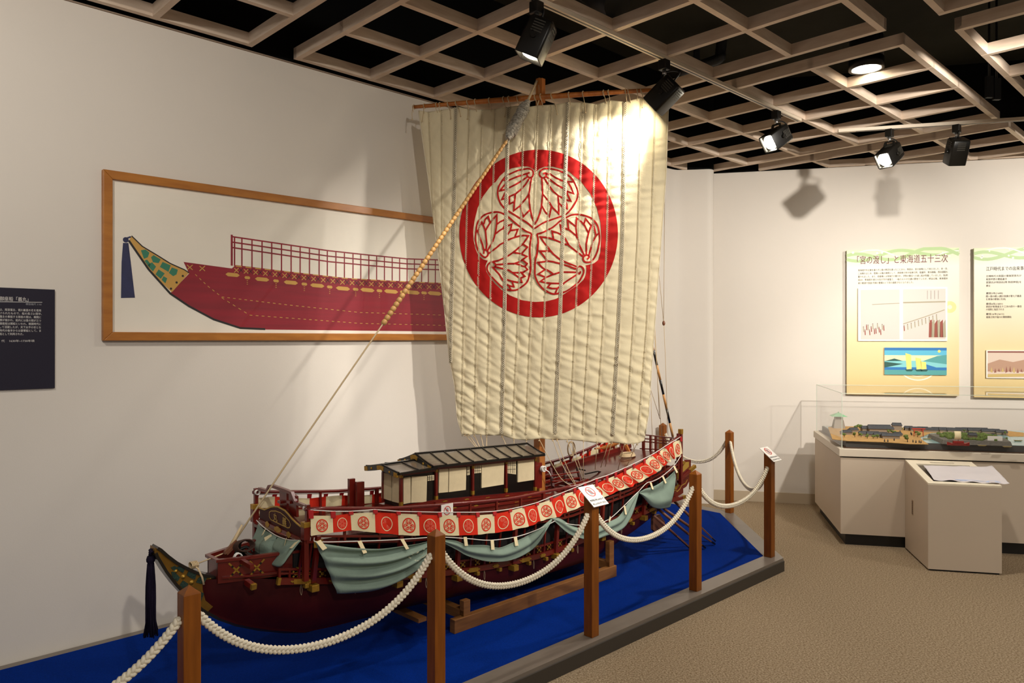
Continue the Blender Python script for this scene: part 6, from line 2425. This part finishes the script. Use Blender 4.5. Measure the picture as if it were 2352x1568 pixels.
def house(p, l, wd, h, yaw, nm='house'):
    xx = (CXX * math.cos(yaw) + CYY * math.sin(yaw))
    yy = (CYY * math.cos(yaw) - CXX * math.sin(yaw))
    mb = MB()
    mb.box(p + uz * h / 2, (l * .9, wd * .8, h), xx, yy, uz, 0)
    q0 = [p + xx * sx * l / 2 + yy * sy * wd / 2 + uz * h for sx, sy in ((-1, -1), (1, -1), (1, 1), (-1, 1))]
    r0, r1_ = p - xx * l * .46 + uz * (h + wd * .34), p + xx * l * .46 + uz * (h + wd * .34)
    ids = [mb.vert(x) for x in q0]
    a, b = mb.vert(r0), mb.vert(r1_)
    mb.face((ids[0], ids[1], b, a), 1)
    mb.face((ids[2], ids[3], a, b), 1)
    mb.face((ids[1], ids[2], b), 1)
    mb.face((ids[3], ids[0], a), 1)
    mb.face(ids[::-1], 1)
    mb.box((r0 + r1_) / 2 + uz * .001, ((r1_ - r0).length, .004, .004), xx, yy, uz, 1)
    return mb.build(nm, [M_hw, M_tile], root)


for x, y, l, wd, h, yw in ((225, 352, .10, .05, .02, .5), (310, 322, .09, .05, .02, .6), (450, 370, .10, .055, .02, 0), (545, 376, .10, .055, .022, .1), (640, 386, .11, .055, .022, 0), (755, 398, .14, .06, .022, 0), (490, 312, .12, .06, .024, .1), (620, 318, .20, .09, .028, .1),
                           (730, 312, .09, .05, .02, 0), (830, 296, .08, .06, .04, 0), (840, 372, .07, .05, .016, .4), (970, 302, .07, .05, .02, 0), (1060, 312, .10, .05, .02, 0), (1140, 312, .09, .05, .02, 0), (1225, 322, .12, .05, .02, 0), (1330, 318, .12, .05, .02, 0), (1420, 322, .12, .05, .02, 0),
                           (1515, 326, .12, .05, .02, 0), (1600, 322, .10, .05, .02, 0), (1680, 322, .10, .05, .02, 0), (1745, 328, .09, .05, .02, 0), (1830, 325, .12, .05, .02, 0), (1915, 338, .10, .05, .02, 0), (2000, 340, .08, .05, .02, 0), (2080, 352, .09, .05, .02, 0), (1735, 405, .06, .05, .03, 0)):
    house(kz(*zc(x, y), dz + .008 + (.027 if (x, y) == (1735, 405) else 0)), l, wd, h, yw)


def tree(p, r):
    mb = MB()
    mb.tube([p, p + uz * r * 1.2], r * .12, 5, 1)
    for k in range(4):
        mb.ball(p + uz * r * random.uniform(1.1, 1.9) + CXX * r * random.uniform(-.6, .6) + CYY * r * random.uniform(-.5, .5), r * random.uniform(.45, .75), 6, 0, .8)
    mb.build('tree', [M_leaf, M_brown], root)


for x, y, r in ((205, 385, .016), (330, 385, .018), (405, 385, .016), (480, 400, .017), (550, 402, .016), (600, 400, .016), (360, 300, .026), (400, 300, .022), (440, 310, .02), (500, 275, .014), (555, 285, .016), (755, 285, .014), (730, 345, .016), (780, 345, .016), (810, 350, .014),
                (960, 445, .026), (1060, 360, .018), (1080, 385, .02), (1045, 340, .014), (1015, 290, .012), (1110, 290, .012), (1410, 295, .01), (1455, 300, .012), (1545, 305, .01), (1805, 318, .014), (1965, 322, .014), (2010, 330, .014), (2055, 325, .014), (2090, 335, .012), (2125, 360, .014), (1640, 330, .012), (1720, 325, .01), (900, 300, .01), (2140, 430, .014)):
    tree(kz(*zc(x, y), dz + .008), r)
# lantern tower with a green roof, red gate, red boat, pale plaque
tp = kz(*zc(135, 275), dz + .006)
m = MB()
h0 = .115
for (r0, z0, r1_, z1, mi) in ((.05, 0, .036, .075, 0), (.032, .075, .029, .108, 0)):
    m.hexa([tp + CXX * sx * r0 + CYY * sy * r0 + uz * z0 for sx, sy in ((-1, -1), (1, -1), (1, 1), (-1, 1))], [tp + CXX * sx * r1_ + CYY * sy * r1_ + uz * z1 for sx, sy in ((-1, -1), (1, -1), (1, 1), (-1, 1))], mi)
m.build('lantern_tower', mat('model_tower', '#8f8678', .8), root)
m = MB()
m.hexa([tp + CXX * sx * .066 + CYY * sy * .066 + uz * .108 for sx, sy in ((-1, -1), (1, -1), (1, 1), (-1, 1))], [tp + CXX * sx * .012 + CYY * sy * .012 + uz * .136 for sx, sy in ((-1, -1), (1, -1), (1, 1), (-1, 1))])
m.ball(tp + uz * .142, .007, 8)
m.build('tower_roof', mat('model_verdigris', '#7fb287', .6), root)
gp = kz(*zc(1092, 376), dz + .008)
m = MB()
for s in (-.035, .035):
    m.tube([gp + CXX * s, gp + CXX * s * .9 + uz * .062], .003, 6)
m.beam(gp - CXX * .05 + uz * .064, gp + CXX * .05 + uz * .064, .008, .007)
m.beam(gp - CXX * .038 + uz * .05, gp + CXX * .038 + uz * .05, .005, .005)
m.build('red_gate', mat('model_red', '#c23a22', .6), root)
bp_ = kz(*zc(1565, 482), dz + .006)
m = MB()
sec = [(-.075, .004, .026), (-.05, .018, .018), (0, .022, .016), (.05, .018, .018), (.075, .006, .026)]
for (x0, w0, h0), (x1, w1, h1) in zip(sec, sec[1:]):
    m.hexa([bp_ + CXX * x0 - CYY * w0 * .6, bp_ + CXX * x1 - CYY * w1 * .6, bp_ + CXX * x1 + CYY * w1 * .6, bp_ + CXX * x0 + CYY * w0 * .6],
           [bp_ + CXX * x0 - CYY * w0 + uz * h0, bp_ + CXX * x1 - CYY * w1 + uz * h1, bp_ + CXX * x1 + CYY * w1 + uz * h1, bp_ + CXX * x0 + CYY * w0 + uz * h0])
m.box(bp_ + uz * .026, (.07, .022, .016), CXX, CYY, uz)
m.tube([bp_ + uz * .02, bp_ + uz * .10], .002, 5)
m.build('red_boat', mat('model_boat', '#8a2018', .5), root)
m = MB()
m.grid(lambda u, v: bp_ + CXX * (-.03 + .045 * u) + uz * (.045 + .062 * v) - CYY * (.012 * math.sin(3.14 * v) + .008), 4, 5)
m.build('boat_sail', M_cream, root, solid=.001)
for x, y in ((1690, 470), (1850, 490), (2150, 505), (1260, 405), (1190, 410), (2280, 432)):
    p = kz(*zc(x, y), dz + .006)
    m = MB()
    m.hexa([p - CXX * .02 - CYY * .004, p + CXX * .02 - CYY * .004, p + CXX * .02 + CYY * .004, p - CXX * .02 + CYY * .004], [p - CXX * .03 - CYY * .008 + uz * .008, p + CXX * .03 - CYY * .008 + uz * .008, p + CXX * .03 + CYY * .008 + uz * .008, p - CXX * .03 + CYY * .008 + uz * .008])
    m.build('rowing_boat', mat('model_wood', '#a39262', .7), root)
p = kz(*zc(2005, 430), dz + .036)
m = MB()
m.box(p + uz * .02, (.10, .003, .034), CXX, CYY, uz)
m.build('name_tag', M_card, root)
for x, y in ((725, 440), (800, 425), (1025, 445), (1060, 452), (1100, 450), (930, 390), (1010, 360), (1000, 350), (870, 330), (920, 300), (685, 438), (1120, 455)):
    p = kz(*zc(x, y), dz + .009)
    m = MB()
    m.lathe(p, [(.004, 0), (.0045, .008), (.003, .015), (.002, .016), (.003, .019), (0, .022)], 6)
    m.build('figurine', mat('model_figure', '#2c2a2c', .8), root)

# ------------------------------------------------------------ low kiosk with a slanted top, and the paper lying on it
KO = V((2.882, 5.162, 0))
kw, kd, kh0, kh1 = .455, .55, .606, .682
Q = lambda x, y, z: KO + CXX * x + CYY * y + uz * z
kt = lambda x, y, e=0.0: Q(x, y, kh0 + (kh1 - kh0) * y / kd + e)
root = thing('information_kiosk', Q(kw / 2, kd / 2, 0), 'low cream kiosk with a slanted top standing against the display case', 'kiosk')
m = MB()
m.hexa([Q(.012, .012, 0), Q(kw - .012, .012, 0), Q(kw - .012, kd - .01, 0), Q(.012, kd - .01, 0)], [Q(.012, .012, .014), Q(kw - .012, .012, .014), Q(kw - .012, kd - .01, .014), Q(.012, kd - .01, .014)])
m.build('plinth', M_plinth, root)  # recessed foot, black to give the shadow under the kiosk
m = MB()
m.hexa([Q(0, 0, .012), Q(kw, 0, .012), Q(kw, kd, .012), Q(0, kd, .012)], [kt(0, 0, -.012), kt(kw, 0, -.012), kt(kw, kd, -.012), kt(0, kd, -.012)])
m.build('body', M_cab, root)
m = MB()
fr = .048
oq = [(0, 0), (kw, 0), (kw, kd), (0, kd)]
iq = [(fr, fr), (kw - fr, fr), (kw - fr, kd - fr * 2.0), (fr, kd - fr * 2.0)]
for i in range(4):
    j = (i + 1) % 4
    q = [oq[i], oq[j], iq[j], iq[i]]
    m.hexa([kt(x, y, -.012) for x, y in q], [kt(x, y) for x, y in q])
m.build('top_frame', mat('kiosk_top', '#e8dcc2', .5), root)
m = MB()
m.poly([kt(x, y, -.011) for x, y in iq])
m.build('recessed_screen', mat('screen_off', '#4f4438', .25), root, recalc=False)
m = MB()
m.box(kt(kw * .52, kd - fr, .001), (.16, .03, .002), CXX, CYY, uz)
m.build('button_strip', mat('strip', '#d6ccb4', .4), root)
m = MB()
for i in range(7):
    m.box(Q(-.0015, .36, .40 - i * .014), (.003, .028, .010), CXX, CYY, uz)
m.box(Q(-.0005, .36, .358), (.002, .036, .11), CXX, CYY, uz, 1)
m.build('vent_grille', [mat('grille_dark', '#6b543c', .5), mat('grille', '#a48a6c', .5)], root)


def ktp(x, y, e=0.0):
    """from the picture onto the slanted top"""
    r = pY(x, y, 1.0) - V((0, 0, EYE))
    n_ = (kt(1, 0) - kt(0, 0)).cross(kt(0, 1) - kt(0, 0)).normalized()
    t = (kt(0, 0) - V((0, 0, EYE))).dot(n_) / r.dot(n_)
    return V((0, 0, EYE)) + r * t + n_ * e


c4 = [ktp(2121, 1070), ktp(2278, 1073.7), ktp(2319, 1114), ktp(2145, 1103.5)]
root = thing('paper_sheet', (c4[0] + c4[2]) / 2, 'crumpled pale printed sheet lying on top of the kiosk', 'paper')


def sheet(u, v, e=0.0):
    p = c4[0].lerp(c4[1], u).lerp(c4[3].lerp(c4[2], u), v)
    return p + uz * (.006 + .005 * noise.noise(V((u * 6, v * 5, 2))) + .004 * math.sin(u * 21 + v * 3) * v + (.01 * (u > .92) * (u - .92) / .08) + e)


m = MB()
m.grid(sheet, 44, 24)
m.build('sheet', mat('sheet_paper', '#d6cecd', .7, var=(6, .05)), root, solid=.0006, recalc=False)
m = MB()
for cx_, cy_, rx, ry, mi in ((.80, .93, .10, .05, 0), (.50, .90, .22, .012, 0)):
    n = 18
    m.face([m.vert(sheet(cx_ + rx * math.cos(2 * math.pi * i / n), min(.99, cy_ + ry * math.sin(2 * math.pi * i / n)), .0016)) for i in range(n)], mi)
m.build('faded_print', [mat('pale_blue', '#b9c4dc', .7), mat('pale_ochre', '#d8c4a4', .7)], root, recalc=False)
